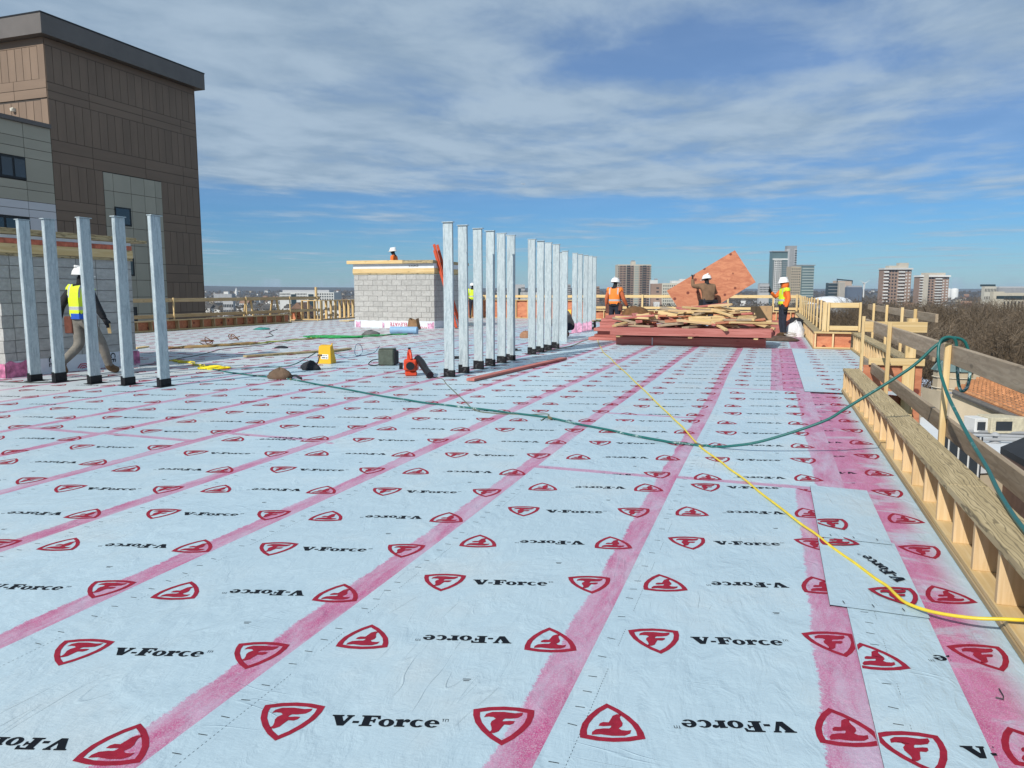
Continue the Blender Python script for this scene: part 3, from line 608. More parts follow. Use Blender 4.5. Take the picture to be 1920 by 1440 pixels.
for r_i, (za, zb) in enumerate(rowsT):
    y = .0; k = 0
    while y < 10.05:
        w = .42 if y == 0 else .505; face_x(y, min(10.1, y + w), Zb + za, Zb + zb); y += w
    zt = za; nb = rowsT[r_i + 1][1] if r_i + 1 < len(rowsT) else za - .8
    for q in range(2):
        z1_, z0_ = zt - (za - nb) * q / 2, zt - (za - nb) * (q + 1) / 2
        for a, b in ((0, 2.4), (2.4, 5.9), (5.9, 8.8), (8.8, 10.1)): face_x(a, b, Zb + z0_, Zb + z1_)
z = GZ1; wz = [(4.95, 5.94), (2.22, 3.21), (-.5, .49)]
while z > Zb - .9:
    ys = [GY0, GY0 + .62, GY0 + 1.8, GY0 + 2.75, GY0 + 3.55, GY1]
    for a, b in zip(ys[:-1], ys[1:]): panel(OLV, tower, -.019, .004, a + g_, b - g_, z - .95 + g_, z - g_)
    z -= .95
for za, zb in wz:
    MB().box(-.02, .03, 32.05 - 28.5, 33.15 - 28.5, Zb + za, Zb + zb).build('window_frame', FRM, tower); w = MB().box(0, .012, 32.12 - 28.5, 33.02 - 28.5, Zb + za + .08, Zb + zb - .08).build('window_pane', GLS, tower); w.location = (.032, 0, 0)
for r_i, (za, zb) in enumerate(rowsT[:3]):
    x = -.45
    panel(BRN, tower, -.44, -.02, -.02, 0, Zb + za + g_, Zb + zb - g_)
    while x > -9: panel(BRN, tower, x - .50 + g_, x - g_, -.02, 0, Zb + za + .15, Zb + zb - .05); x -= .505
    nb = rowsT[r_i + 1][1]
    for q in range(2):
        for a, b in ((-2.2, -.02), (-5.4, -2.2), (-9, -5.4)): panel(BRN, tower, a + g_, b - g_, -.02, 0, Zb + za + .15 - (za - nb + .1) * (q + 1) / 2 + g_, Zb + za + .15 - (za - nb + .1) * q / 2 - g_)
panel(BRN, tower, -9, -.02, -.02, 0, Zb + 13.27, Zb + 13.64)
lamp = MB().box(-2.35, -2.18, -.16, -.02, Zb + 10.28, Zb + 10.46).lathe([(.0, 0), (.07, .0), (.085, .12), (0, .12)], 10, (-2.27, -.16, Zb + 10.3)); lamp.build('wall_lamp', M('lamp_cream', (.75, .72, .62), .5), tower)
wing = thing('clad_wing', 'lower olive panel-clad wing with black windows below the brown tower', 'building', (TX + .05, 8.0, -24))
wl = 28.46 - 8.0; MB().box(-12, -.02, 0, wl - .01, 0, Zb + 9.3).build('core_wall', JOINT, wing); MB().box(-12.1, .1, -.1, wl - .005, Zb + 9.3, Zb + 9.5).build('coping', CORN, wing)
zz = [9.3, 8.62, 8.15, 7.7, 6.6, 6.2, 5.66, 5.28, 4.9, 3.8, 3.0, 2.2, 1.5, .6, -.5]
for a, b in zip(zz[1:], zz[:-1]):
    y = wl
    for wdt in (1.46, 3.3, 2.35, 3.3, 3.3, 3.3):
        m_ = LGT if b <= 5.67 else OLV
        win = (b == 7.7 or b == 4.9) and wdt == 3.3
        if not win: panel(m_, wing, -.02, 0, y - wdt + g_, y - g_, Zb + a + g_, Zb + b - g_)
        else:
            MB().box(-.02, .03, y - wdt + .1, y - .01, Zb + a + .04, Zb + b - .03).build('window_frame', FRM, wing)
            for q in range(5):
                h_ = (wdt - .1) / 5; MB().box(.032, .045, y - wdt + .16 + q * h_, y - wdt + .04 + (q + 1) * h_, Zb + a + .14, Zb + b - .13).build('window_pane', GLS, wing)
            panel(m_, wing, -.02, 0, y - wdt, y - wdt + .09, Zb + a, Zb + b)
        y -= wdt

# ------------------------------------------------------------------ workers
SKIN = M('skin', (.34, .19, .125), .6, .08, 20); BLK = M('cloth_black', (.016, .017, .02), .85, .3, 12, .3); GREYC = M('cloth_grey', (.19, .175, .15), .9, .2, 9, .4); NAVY = M('cloth_navy', (.022, .026, .04), .9, .25, 10, .4)
BRNC = M('cloth_brown', (.20, .12, .07), .9, .2, 8, .4); ORGC = M('cloth_orange', (.80, .17, .03), .8, .12, 8, .4); RUST = M('cloth_rust', (.50, .13, .05), .85, .15, 9, .4); BOOT = M('boot_tan', (.12, .07, .032), .7, .3, 14, .2); HAT = M('hardhat_white', (.80, .80, .78), .28, .03, 5, spec=.5); HATM = M('hardhat_maroon', (.16, .02, .022), .4, .1)
LEATH = M('leather', (.12, .04, .025), .6, .3, 10, .3); SOLE = M('boot_sole', (.02, .018, .016), .8)
def vestmat(name, c):
    m, t, p = pmat(name); co = node('ShaderNodeTexCoord', t).outputs['Object']; s = node('ShaderNodeSeparateXYZ', t); t.links.new(co, s.inputs[0])
    z = s.outputs[2]; band = tmath(t, 'MULTIPLY', smooth(z, 1.085, 1.09, t), smooth(z, 1.145, 1.14, t)); ax = tmath(t, 'ABSOLUTE', s.outputs[0])
    v = tmath(t, 'MULTIPLY', tmath(t, 'MULTIPLY', smooth(ax, .105, .11, t), smooth(ax, .15, .145, t)), smooth(z, 1.28, 1.30, t)); k = tmath(t, 'MAXIMUM', band, v)
    n = tnoise(t, co, 9, 4, .6); base = tmix(t, n, tuple(x * .8 for x in c), c); col = tmix(t, k, base, (.42, .43, .44)); t.links.new(col, p.inputs['Base Color']); p.inputs['Roughness'].default_value = .7; tbump(t, p, n, .5, .03); return m
VY = vestmat('vest_yellow', (.68, .86, .03)); VO = vestmat('vest_orange', (.95, .25, .03))
BASE = dict(pel=(0, 0, .97), sp=(0, 0, 1.12), ch=(0, -.01, 1.33), nk=(0, 0, 1.50), hd=(0, .025, 1.60), tp=(0, .02, 1.70), ns=(0, .125, 1.595))
for s_, n_ in ((1, 'R'), (-1, 'L')):
    BASE.update({'sh' + n_: (.18 * s_, -.01, 1.425), 'el' + n_: (.245 * s_, -.04, 1.15), 'wr' + n_: (.25 * s_, .05, .92), 'hip' + n_: (.095 * s_, 0, .90), 'kn' + n_: (.105 * s_, .02, .50), 'an' + n_: (.105 * s_, -.03, .10), 'to' + n_: (.12 * s_, .13, .045)})
RAD = dict(pel=(.165, .125), sp=(.155, .115), ch=(.185, .13), nk=(.062, .062), hd=(.088, .10), tp=(.05, .06), ns=(.016, .016), sh=(.082, .082), el=(.06, .06), wr=(.043, .043), hip=(.10, .105), kn=(.072, .072), an=(.055, .055), to=(.042, .045))
BONES = [('pel', 'sp', 'torso'), ('sp', 'ch', 'torso'), ('ch', 'nk', 'torso'), ('nk', 'hd', 'head'), ('hd', 'tp', 'head'), ('hd', 'ns', 'head')]
for n_ in 'RL': BONES += [('ch', 'sh' + n_, 'shoulder'), ('sh' + n_, 'el' + n_, 'arm'), ('el' + n_, 'wr' + n_, 'arm'), ('pel', 'hip' + n_, 'leg'), ('hip' + n_, 'kn' + n_, 'leg'), ('kn' + n_, 'an' + n_, 'leg'), ('an' + n_, 'to' + n_, 'foot')]
def seg_d(p, a, b): d = b - a; t = max(0, min(1, (p - a).dot(d) / max(1e-9, d.dot(d)))); return (p - a - d * t).length
def person(label, loc, rz, pose, top, legs, head, vest=None, hat=HAT, glove=BLK, boots=BOOT, bulk=1.0, scale=1.0):
    J = {k: Vector(v) for k, v in {**BASE, **pose}.items()}; ids = {k: i for i, k in enumerate(J)}
    root = thing('person', label, 'person', loc, rz); root.scale = (scale,) * 3
    me = bpy.data.meshes.new('body'); me.from_pydata([tuple(v) for v in J.values()], [(ids[a], ids[b]) for a, b, _ in BONES], [])
    ob = bpy.data.objects.new('body', me); COL.objects.link(ob); ob.modifiers.new('s', 'SKIN'); 
    sk = me.skin_vertices[0].data
    for k, i in ids.items():
        r = RAD.get(k) or RAD[k[:-1]]; f = bulk if k[:2] not in ('hd', 'tp', 'nk', 'ns') else 1; sk[i].radius = (r[0] * f, r[1] * f); sk[i].use_root = (k == 'pel')
    ss = ob.modifiers.new('u', 'SUBSURF'); ss.levels = 2; ss.render_levels = 2
    bpy.context.view_layer.update(); dg = bpy.context.evaluated_depsgraph_get(); em = bpy.data.meshes.new_from_object(ob.evaluated_get(dg)); bpy.data.objects.remove(ob)
    em.name = 'body'; body = place('body', em, root)
    for m_ in (top, legs, head, boots): em.materials.append(m_)
    idx = {'torso': 0, 'shoulder': 0, 'arm': 0, 'leg': 1, 'head': 2, 'foot': 3}; reg = []
    for p in em.polygons:
        c = p.center; reg.append(min((seg_d(c, J[a], J[b]) - .5 * min((RAD.get(b) or RAD[b[:-1]])), r) for a, b, r in BONES)[1])
    up_ = (J['ch'] - J['pel']).normalized()
    for p, r in zip(em.polygons, reg):
        k = idx[r]
        if r == 'torso' and (p.center - J['pel']).dot(up_) < -.02: k = 1
        p.material_index = k; p.use_smooth = True
    def shell(nm, test, off, mt):
        vs = {}; V_ = []; F_ = []
        for p, r in zip(em.polygons, reg):
            if test(p, r):
                f = []
                for vi in p.vertices:
                    if vi not in vs: vs[vi] = len(V_); v = em.vertices[vi]; V_.append(v.co + v.normal * off)
                    f.append(vs[vi])
                F_.append(f)
        if F_: return MB().add(V_, F_).build(nm, mt, root, smooth=True)
    if vest: shell('safety_vest', lambda p, r: r in ('torso', 'shoulder') and (p.center - J['pel']).dot(up_) > .03 and (p.center - J['nk']).dot(up_) < -.02, .020, vest)
    for n_ in 'RL': shell('boot', lambda p, r: (r == 'foot' or (r == 'leg' and (p.center - J['an' + n_]).length < .075)) and (p.center - J['an' + n_]).length < .3, .008, boots)
    for n_ in 'RL':                                        # gloved hands: palm, four fingers, thumb
        w_, e_ = J['wr' + n_], J['el' + n_]; d = (w_ - e_).normalized(); sx = 1 if n_ == 'R' else -1; side = d.cross(Vector((sx, .2, 0))).normalized(); nrm = side.cross(d).normalized(); mb = MB()
        mb.bar(w_ - d * .015, w_ + d * .085, .075, .038, nrm, w1=.085, h1=.034)
        for k in range(4):
            a = w_ + d * .08 + side * (-.032 + .0215 * k); l_ = (.036, .042, .04, .032)[k]; b = a + d * l_ + nrm * .008 * -sx; c = b + d * l_ * .5 - nrm * .022 * sx
            mb.tube([a, b, c], [.0105, .0095, .008], 6)
        a = w_ + d * .03 - side * .04; mb.tube([a, a + d * .035 - side * .025, a + d * .065 - side * .02], [.013, .011, .009], 6); mb.build('glove', glove, root, smooth=True)
    if hat:
        hd, tp = J['hd'], J['tp']; u = (tp - J['nk']).normalized(); fwd = (J['ns'] - hd); fwd = (fwd - u * fwd.dot(u)).normalized(); rt = fwd.cross(u); mb = MB()
        mb.lathe([(.150, .0), (.138, .004), (.134, .02), (.128, .06), (.108, .105), (.07, .135), (.03, .147), (0, .149)], 18, m=0, sy=1.12); mb.prism([(.145 * math.cos(R(a)), .15 + .075 * math.sin(R(a)) - .03) for a in range(0, 181, 20)], -.004, .006); mb.box(-.012, .012, -.13, .11, .118, .156)
        mb.xf(Matrix(((rt.x, fwd.x, u.x, 0), (rt.y, fwd.y, u.y, 0), (rt.z, fwd.z, u.z, 0), (0, 0, 0, 1)))); c = hd + u * .045; mb.xf(Matrix.Translation(c)); mb.build('hard_hat', hat, root, smooth=True)
    ey = MB(); fz = J['hd']; fd = (J['ns'] - J['hd']).normalized(); rr = fd.cross(Vector((0, 0, 1))).normalized()
    for s_ in (-1, 1): c = fz + fd * .088 + rr * .032 * s_ + Vector((0, 0, .02)); ey.lathe([(0, -.014), (.016, -.006), (.016, .006), (0, .014)], 8, tuple(c))
    ey.build('safety_glasses', BLK, root); return root
def pouch(root, pts, mt=LEATH, nm='tool_pouch'):
    mb = MB(); 
    for c, w, d, h in pts: mb.prism([(c[0] - w, c[1] - d), (c[0] + w, c[1] - d), (c[0] + w * .8, c[1] + d), (c[0] - w * .8, c[1] + d)], c[2] - h, c[2] + h)
    return mb.build(nm, mt, root, bevel=.012)
def belt(root, z, mt=LEATH): mb = MB(); mb.lathe([(.178, -.03), (.186, -.03), (.186, .03), (.178, .03)], 20, (0, 0, z), sy=.80); return mb.build('tool_belt', mt, root, smooth=False)
w1 = person('worker in yellow vest and black sleeves walking behind the left row of posts', G(163, 704), R(-4), dict(
    knR=(.10, .24, .52), anR=(.10, .36, .10), toR=(.12, .51, .045), knL=(-.10, -.02, .50), anL=(-.10, -.37, .22), toL=(-.11, -.29, .055), elR=(.30, .03, 1.16), wrR=(.36, .12, .93), elL=(-.31, -.14, 1.17), wrL=(-.36, -.16, .93)), BLK, GREYC, BLK, VY, bulk=1.17)
belt(w1, .98); pouch(w1, [((-.20, -.06, .84), .09, .07, .14), ((.21, .02, .90), .05, .06, .10)]); MB().bar((.37, .17, .86), (.33, .22, .70), .05, .025).build('wood_block', WD('pine', 2), w1)
MB().lathe([(.196, -.05), (.20, .04)], 18, (0, 0, .99), sy=.8).build('shirt_hem', M('shirt_blue', (.02, .09, .45), .8), w1)
p2 = AY(738, 464, 27.2)
w2 = person('worker in orange hoodie seen head and shoulders above the pale block shaft', (p2.x, p2.y, p2.z - 1.80), R(95), {}, ORGC, NAVY, BLK, None)
MB().box(-13.9, -12.0, 26.6, 27.9, p2.z - 1.86, p2.z - 1.80).build('work_platform', WD('pine', 0)); tag(bpy.data.objects['work_platform'], 'work platform inside the pale block shaft under the worker in orange', 'platform')
w3 = person('worker in yellow vest standing at the far wall, half hidden by the front posts', AY(886, 595, 35.2).xyz * 1 - Vector((0, 0, AY(886, 595, 35.2).z)), R(20), {}, VY, NAVY, BLK, VY, bulk=1.05)
w4 = person('worker with maroon hard hat crouching between the far galvanized posts', (-5.62, 21.2, 0), R(70), dict(pel=(0, -.12, .40), sp=(0, .0, .52), ch=(0, .14, .68), nk=(0, .24, .80), hd=(0, .29, .88), tp=(0, .31, .97), ns=(0, .38, .85),
    hipR=(.10, -.10, .36), hipL=(-.10, -.10, .36), knR=(.15, .30, .50), knL=(-.15, .28, .46), anR=(.13, .10, .10), anL=(-.13, .06, .10), toR=(.14, .26, .045), toL=(-.14, .22, .045), shR=(.18, .16, .75), shL=(-.18, .16, .75), elR=(.24, .36, .55), elL=(-.24, .36, .55), wrR=(.18, .52, .36), wrL=(-.18, .52, .36)), GREYC, NAVY, SKIN, None, HATM)
q = AY(1152, 600, 22.4)
w5 = person('worker in orange vest seen from behind left of the lumber heap', (q.x, 22.4, 0), R(-6), dict(elR=(.28, -.02, 1.16), wrR=(.36, .10, .94), elL=(-.25, -.03, 1.15), wrL=(-.27, .06, .9)), RUST, NAVY, BLK, VO, bulk=1.04)
belt(w5, .98, BLK); pouch(w5, [((-.20, .0, .86), .06, .07, .14), ((.19, -.02, .90), .06, .06, .10)], LEATH)
q = AY(1326, 600, 22.5)
w6 = person('worker in brown jacket lifting the large plywood sheet', (q.x, 22.5, .12), R(28), dict(ch=(0, .04, 1.32), nk=(0, .08, 1.47), hd=(0, .12, 1.565), tp=(0, .12, 1.665), ns=(0, .22, 1.56), shR=(.18, .06, 1.40), shL=(-.18, .04, 1.42), elL=(-.40, .16, 1.40), wrL=(-.36, .30, 1.62), elR=(.30, .24, 1.22), wrR=(.24, .40, 1.10)), BRNC, NAVY, BLK, None, bulk=1.12)
belt(w6, .98, BLK); pouch(w6, [((.21, -.03, .92), .07, .07, .10), ((-.21, 0, .9), .06, .07, .12)], BLK)
q = AY(1468, 600, 24.0)
w7 = person('worker in yellow vest over orange hoodie standing sideways right of the lumber', (q.x, 24.0, 0), R(112), dict(elR=(.24, .16, 1.20), wrR=(.12, .36, 1.36), elL=(-.25, -.05, 1.15), wrL=(-.24, .03, .90)), ORGC, NAVY, SKIN, VY, bulk=1.06)
MB().lathe([(.10, -.09), (.118, -.05), (.122, .0), (.112, .06), (.09, .09)], 16, (0, -.015, 1.575)).build('hood', ORGC, w7, smooth=True)
MB().box(.08, .13, .40, .415, 1.38, 1.53).build('phone', BLK, w7)

# ------------------------------------------------------------------ lumber heap
PLY = plymat()
def loose(name, label, cat, mb, mats, loc=(0, 0, 0), rot=(0, 0, 0), group=None, smooth=False, bevel=0):
    o = mb.build(name, mats, None, smooth, bevel); o.location = loc; o.rotation_euler = rot; return tag(o, label, cat, group)
def beam(x0, x1, y0, y1, z0, z1, label, group='red laminated beams under the heap'):
    cx, cy, cz = (x0 + x1) / 2, (y0 + y1) / 2, z0
    return loose('laminated_beam', label, 'beam', MB().box(x0 - cx, x1 - cx, y0 - cy, y1 - cy, 0, z1 - z0), WD('red', 0), (cx, cy, cz), (0, 0, R(random.uniform(-.3, .3))), group, bevel=.006)
ph = ['front', 'second', 'third', 'rearmost']
for k in range(4): beam(-3.82 + .04 * k, -.12 - .05 * k, 19.26 + .42 * k, 19.56 + .42 * k, .006, .225, f'{ph[k]} red laminated beam of the bottom layer under the lumber heap')
for k in range(4): beam(-3.90 - .02 * k, 0.0 + .03 * k, 18.86 + .44 * k, 19.2 + .44 * k, .275, .47, f'{ph[k]} red laminated beam of the upper layer under the lumber heap')
for k, x in enumerate((-3.7, -1.9, -.35)): loose('spacer_block', ['left', 'middle', 'right'][k] + ' timber spacer between the two beam layers', 'spacer', MB().box(-.05, .05, -.8, .8, 0, .046), WD('pine', 1), (x, 19.7, .227))
MB().box(-.012, .012, -.006, .0, -.2, .0).build('steel_strap', GALV).location = (-2.88, 19.253, .206); tag(bpy.data.objects['steel_strap'], 'thin pale strap down the front of the bottom beam', 'strap')
for k in range(8):
    x1 = -4.0 + random.uniform(-.05, .2); z = .004 + .088 * k
    loose('stacked_plank', f'red plank number {ORD[k]} from the bottom in the stack left of the heap', 'plank', MB().box(-.9, .5, -.55, .55, 0, .083), WD('red', 0), (x1 + (.28 if k > 3 else 0), 21.4 + random.uniform(-.1, .1), z), (0, 0, R(random.uniform(-6, 6))), 'red planks stacked left of the heap', bevel=.004)
HB = []
for nm, sx, sy, sz, mt in (('a', 1.3, .10, .05, 'pine'), ('b', .9, .16, .05, 'pine'), ('c', .55, .10, .10, 'pine'), ('d', .75, .21, .05, 'stud'), ('e', 1.0, .16, .05, 'red'), ('f', .5, .26, .025, None), ('g', 1.5, .10, .05, 'stud'), ('h', .65, .21, .05, 'grey')):
    HB.append((nm, MB().box(-sx / 2, sx / 2, -sy / 2, sy / 2, -sz / 2, sz / 2), PLY if mt is None else WD(mt, 0), sx))
HM = {}
for k in range(96):
    x = random.uniform(-3.6, -.75) if k % 5 else random.uniform(-1.2, -.35); nm, mb, mt, sx = random.choice(HB if x > -2.3 else HB[1:6] + [HB[4], HB[5], HB[7], HB[7]]); y = random.uniform(19.15, 21.2)
    hmax = .16 + .55 * max(0, 1 - abs(x + 1.75) / 1.25) * max(0, 1 - abs(y - 20.5) / 1.3) + .10 * max(0, 1 - abs(x + 3.1) / .9); z = .50 + hmax * (k / 96) ** .8
    if k < 14 and nm not in 'bdef': z = .50
    if nm not in HM:
        o = mb.build('lumber_offcut', mt, None, bevel=.003); HM[nm] = o.data
    else: o = place('lumber_offcut', HM[nm], bevel=.003)
    o.location = (x, y, z); o.rotation_euler = (R(random.uniform(-12, 12)), R(random.uniform(-13, 13) * (.45 if nm in 'ag' else 1) if k > 20 else random.uniform(-3, 3)), R(random.gauss(0, 30)))
    desc = {'a': 'thin sawn stick lying crosswise in the lumber heap', 'b': 'flat pale board lying in the lumber heap', 'c': 'short thick timber block lying in the lumber heap', 'd': 'short wide board lying in the lumber heap', 'e': 'red board lying in the lumber heap', 'f': 'scrap of red plywood lying in the lumber heap', 'g': 'long thin stick lying in the lumber heap', 'h': 'greyish weathered board piece lying in the lumber heap'}[nm]
    tag(o, desc, 'lumber', 'lumber offcuts: ' + desc)
def stick(p, q, w, h, label, mt='pine'):
    p, q = Vector(p), Vector(q); d = q - p; o = MB().box(0, d.length, -w / 2, w / 2, -h / 2, h / 2).build('lumber_board', WD(mt, 0), None, bevel=.003)
    o.location = p; o.rotation_euler = d.to_track_quat('X', 'Z').to_euler(); return tag(o, label, 'lumber')
stick(AY(1278, 602, 19.6), AY(1361, 598, 19.5), .14, .05, 'pale thick board lying level across the front of the heap')
stick(AY(1336, 604, 19.3), AY(1362, 619, 18.75), .09, .05, 'pale stick poking out over the front edge of the top red beam')
stick(AY(1326, 579, 20.6), AY(1372, 592, 19.6), .09, .05, 'pale stick leaning down to the right from the top of the heap')
stick(AY(1300, 596, 20.2), AY(1332, 579, 20.7), .09, .05, 'pale stick rising to the top of the heap from the left')
stick(AY(1384, 597, 20.0), AY(1453, 617, 19.6), .09, .06, 'long stick sloping down to the right end of the beams')
stick(AY(1215, 598, 20.3), AY(1258, 606, 19.3), .3, .02, 'grey curved plank lying in the left half of the heap', 'grey')
stick(AY(1196, 612, 19.6), AY(1290, 604, 19.4), .10, .05, 'reddish board lying along the front left of the heap', 'red')
stick(AY(1160, 611, 19.9), AY(1200, 600, 20.0), .2, .04, 'greyish board end at the left of the heap', 'grey')
c4 = [AY(*p) for p in ((1250, 545, 22.95), (1378, 469, 23.25), (1417, 529, 23.2), (1290, 606, 22.9))]; nrm = (c4[1] - c4[0]).cross(c4[3] - c4[0]).normalized() * .018
o = MB().add([c + n for n in (nrm * 0, nrm) for c in c4], [(0, 1, 2, 3), (7, 6, 5, 4), (0, 4, 5, 1), (1, 5, 6, 2), (2, 6, 7, 3), (3, 7, 4, 0)]).build('plywood_sheet', PLY); tag(o, 'large tilted orange plywood sheet held up by the worker in brown', 'plywood')
q = AY(1192, 588, 21.6); mb = MB(); mb.lathe([(.36, 0), (.34, .12), (.26, .24), (.12, .31), (0, .33)], 14, sx=1.2); [mb.v.__setitem__(i, (x + random.uniform(-.03, .03), y + random.uniform(-.03, .03), z + random.uniform(-.02, .02))) for i, (x, y, z) in enumerate(mb.v)]
loose('canvas_bag', 'brown canvas bag on the left end of the lumber heap', 'bag', mb, M('canvas_brown', (.15, .075, .03), .9, .3, 9, .5), (q.x, 21.6, q.z - .12), smooth=True)
CARD = M('cardboard', (.42, .27, .14), .85, .10, 6)
o_ = loose('timber_pallet', 'dark timber stack under the two cardboard boxes', 'pallet', MB().box(-.75, .75, -.4, .4, .003, .45), WD('red', 0), (AY(1427, 600, 24.9).x + .1, 25.1, 0), bevel=.01)
for k, px in enumerate((1417, 1437)):
    x = AY(px, 600, 24.9).x; r = thing('cardboard_box', ['left', 'right'][k] + ' one of two upright cardboard boxes beside the worker in yellow', 'box', (x, 24.95, .452), R(2 - 5 * k))
    MB().box(-.165, .165, -.17, .17, 0, .46 + .01 * k).build('carton', CARD, r, bevel=.004); MB().box(-.025, .025, -.1715, -.1705, .30, .46).build('tape_strip', M('tape_tan', (.36, .24, .13), .4), r)
def blob(name, label, cat, loc, sx, sy, sz, mt, seed, ns=18, amp=.12, group=None, crumple=.09):
    rg = random.Random(seed); mb = MB(); prof = [(.92, 0), (1.0, .18), (.92, .42), (.72, .70), (.40, .92), (0, 1.0)]
    ph_ = [rg.uniform(0, 6.28) for _ in range(4)]
    for i, (r, z) in enumerate(prof):
        for k in range(ns):
            a = 2 * math.pi * k / ns; f = 1 + amp * (math.sin(2 * a + ph_[0]) + .7 * math.sin(3 * a + ph_[1] + z * 3) + .5 * math.sin(5 * a + ph_[2] + z * 5)); mb.v.append((r * f * math.cos(a) * sx, r * f * math.sin(a) * sy, max(0, z + (rg.uniform(-.06, .06) if i else 0)) * sz))
    mb.v = [(x * (1 + rg.uniform(-crumple, crumple)), y * (1 + rg.uniform(-crumple, crumple)), z * (1 + rg.uniform(-crumple, crumple))) for x, y, z in mb.v]
    mb.f = [(i * ns + k, i * ns + (k + 1) % ns, (i + 1) * ns + (k + 1) % ns, (i + 1) * ns + k) for i in range(len(prof) - 1) for k in range(ns)]; mb.m = [0] * len(mb.f)
    o = mb.build(name, mt, None, smooth=True); o.location = loc; return tag(o, label, cat, group)
WBAG = M('bag_white', (.72, .73, .74), .55, .06, 8, .8, dist=.03)
blob('white_sack', 'crumpled white sack by the right parapet', 'sack', AY(1492, 628, 24.2).xyz - Vector((0, 0, AY(1492, 628, 24.2).z - .008)), .25, .22, .45, WBAG, 3, amp=.13, crumple=.16)
blob('dark_coat', 'heap of dark clothing behind the white sack', 'coat', (AY(1490, 600, 26.4).x, 26.4, .008), .4, .35, .5, BLK, 5)
mb = MB(); mb.tube(spline([(.16 * math.cos(a * .7) * (1 + .1 * math.sin(a)), .12 * math.sin(a * .7), .02 + .006 * a + .03 * abs(math.sin(a * 1.3))) for a in range(0, 22)], 4), .012, 6)
loose('cord_coil', 'loose coil of pale cord in front of the white sack', 'cord', mb, M('cord_pale', (.45, .42, .36), .7), (AY(1482, 634, 23.6).x, 23.5, 0))
blob('debris_sack', 'dark rubbish sack at the right end of the beams', 'sack', (AY(1462, 632, 22.0).x, 22.2, .008), .5, .35, .14, M('sack_brown', (.09, .06, .045), .9, .3, 9, .4), 11)

# ------------------------------------------------------------------ hoses and cords
GREENH = M('hose_green', (.02, .16, .14), .42, .25, 12, spec=.5); YELH = M('hose_yellow', (.72, .55, .04), .42, .12, 12, spec=.5); CORDD = M('cord_dark', (.05, .055, .05), .6); CORDG = M('cord_greenish', (.05, .14, .12), .6); CORDY = M('cord_yellow', (.70, .58, .06), .55, .15); ROPEG = M('rope_green', (.03, .32, .09), .7, .3, 20)
def hmat():                                                   # green hose with scraped pale stretches
    m, t, p = pmat('hose_scraped'); co = objco(t, False); n = tnoise(t, co, 30, 5, .75); b = tnoise(t, co, 2.3, 2, .5)
    col = tmix(t, tmath(t, 'MULTIPLY', smooth(n, .50, .60, t), smooth(b, .55, .65, t)), (.012, .115, .105), (.42, .50, .48)); t.links.new(col, p.inputs['Base Color']); p.inputs['Roughness'].default_value = .4; return m
def hose(name, label, pts, r, mt, n=8, sub=8, cat='hose'):
    return loose(name, label, cat, MB().tube(spline(pts, sub), r, n), mt, smooth=True)
_jr = random.Random(3)
def jitter(pts, a=.018):                                       # ground hoses never lie dead straight
    o = [pts[0]]
    for p, q in zip(pts, pts[1:]):
        if p.z < .03 and q.z < .03:
            for f in (.33, .67): o.append(p.lerp(q, f) + Vector((_jr.uniform(-a, a), _jr.uniform(-a, a), 0)))
        o.append(q)
    return o
gp = lambda *p, z=.012: [Vector((G(x, y).x, G(x, y).y, z)) for x, y in p]
GH = gp((385, 691), (425, 699), (460, 704), (545, 713), (620, 727), (700, 742), (780, 755), (860, 765), (950, 776), (1030, 786), (1120, 805), (1200, 822), (1260, 833), (1310, 839), (1345, 841), z=.017)
GH += [Vector(v) for v in ((-.295, 6.72, .045), (-.03, 6.66, .12), (.42, 6.62, .315), (.62, 6.60, .46), (1.03, 6.57, .78), (1.20, 6.56, .965), (1.275, 6.56, 1.02), (1.33, 6.58, 1.04), (1.42, 6.60, 1.0), (1.465, 6.60, .82), (1.45, 6.58, .66), (1.41, 6.58, .63), (1.385, 6.59, .72), (1.365, 6.58, .90), (1.34, 6.55, 1.02), (1.28, 6.53, 1.045), (1.225, 6.5, 1.0), (1.215, 6.43, .85), (1.22, 6.15, .68), (1.225, 5.75, .55), (1.22, 5.3, .45), (1.20, 4.85, .39), (1.14, 4.3, .357), (1.08, 3.6, .353), (1.05, 2.4, .353), (1.06, .5, .353))]
hose('green_air_hose', 'long green hose crossing the roof and looped over the guard rail post', jitter(GH), .0118, hmat(), 8, 7)
YH = gp((1118, 633), (1122, 645), (1130, 660), (1150, 679), (1175, 702), (1230, 756), (1265, 790), (1310, 838), (1355, 872), (1400, 906), (1500, 986), (1580, 1046), (1640, 1090), z=.016) + [Vector((.617, 3.571, .022)), Vector((.70, 3.46, .040)), Vector((.83, 3.385, .065)), Vector((.96, 3.37, .085)), Vector((1.08, 3.37, .085)), Vector((1.13, 3.2, .085))]
hose('yellow_air_hose', 'yellow hose running from the lumber over the green hose to the near parapet', jitter(YH, .012), .0078, YELH, 8, 6)
for h_, ks, mt_ in ((bpy.data.objects['yellow_air_hose'], (YH[7],), 'cuff_brass'), (bpy.data.objects['green_air_hose'], (GH[3], GH[9]), 'cuff_brass')):
    for c in ks: MB().tube([c + Vector((-.035, .045, .001)), c + Vector((-.012, .016, .001)), c + Vector((.012, -.016, .001)), c + Vector((.035, -.045, .001))], [.013, .017, .017, .013], 8).build('coupling', M(mt_, (.32, .25, .13), .4, .2, 9, 0, .7), h_)
hose('olive_flex', 'thin olive cord from the red blower to the green hose', gp((785, 686), (800, 692), (812, 707), (830, 712), (838, 722), (870, 752), (890, 770), (925, 776), (985, 779), (1028, 778), (1015, 790), z=.009), .006, M('cord_olive', (.13, .13, .08), .6), 6, cat='cord')
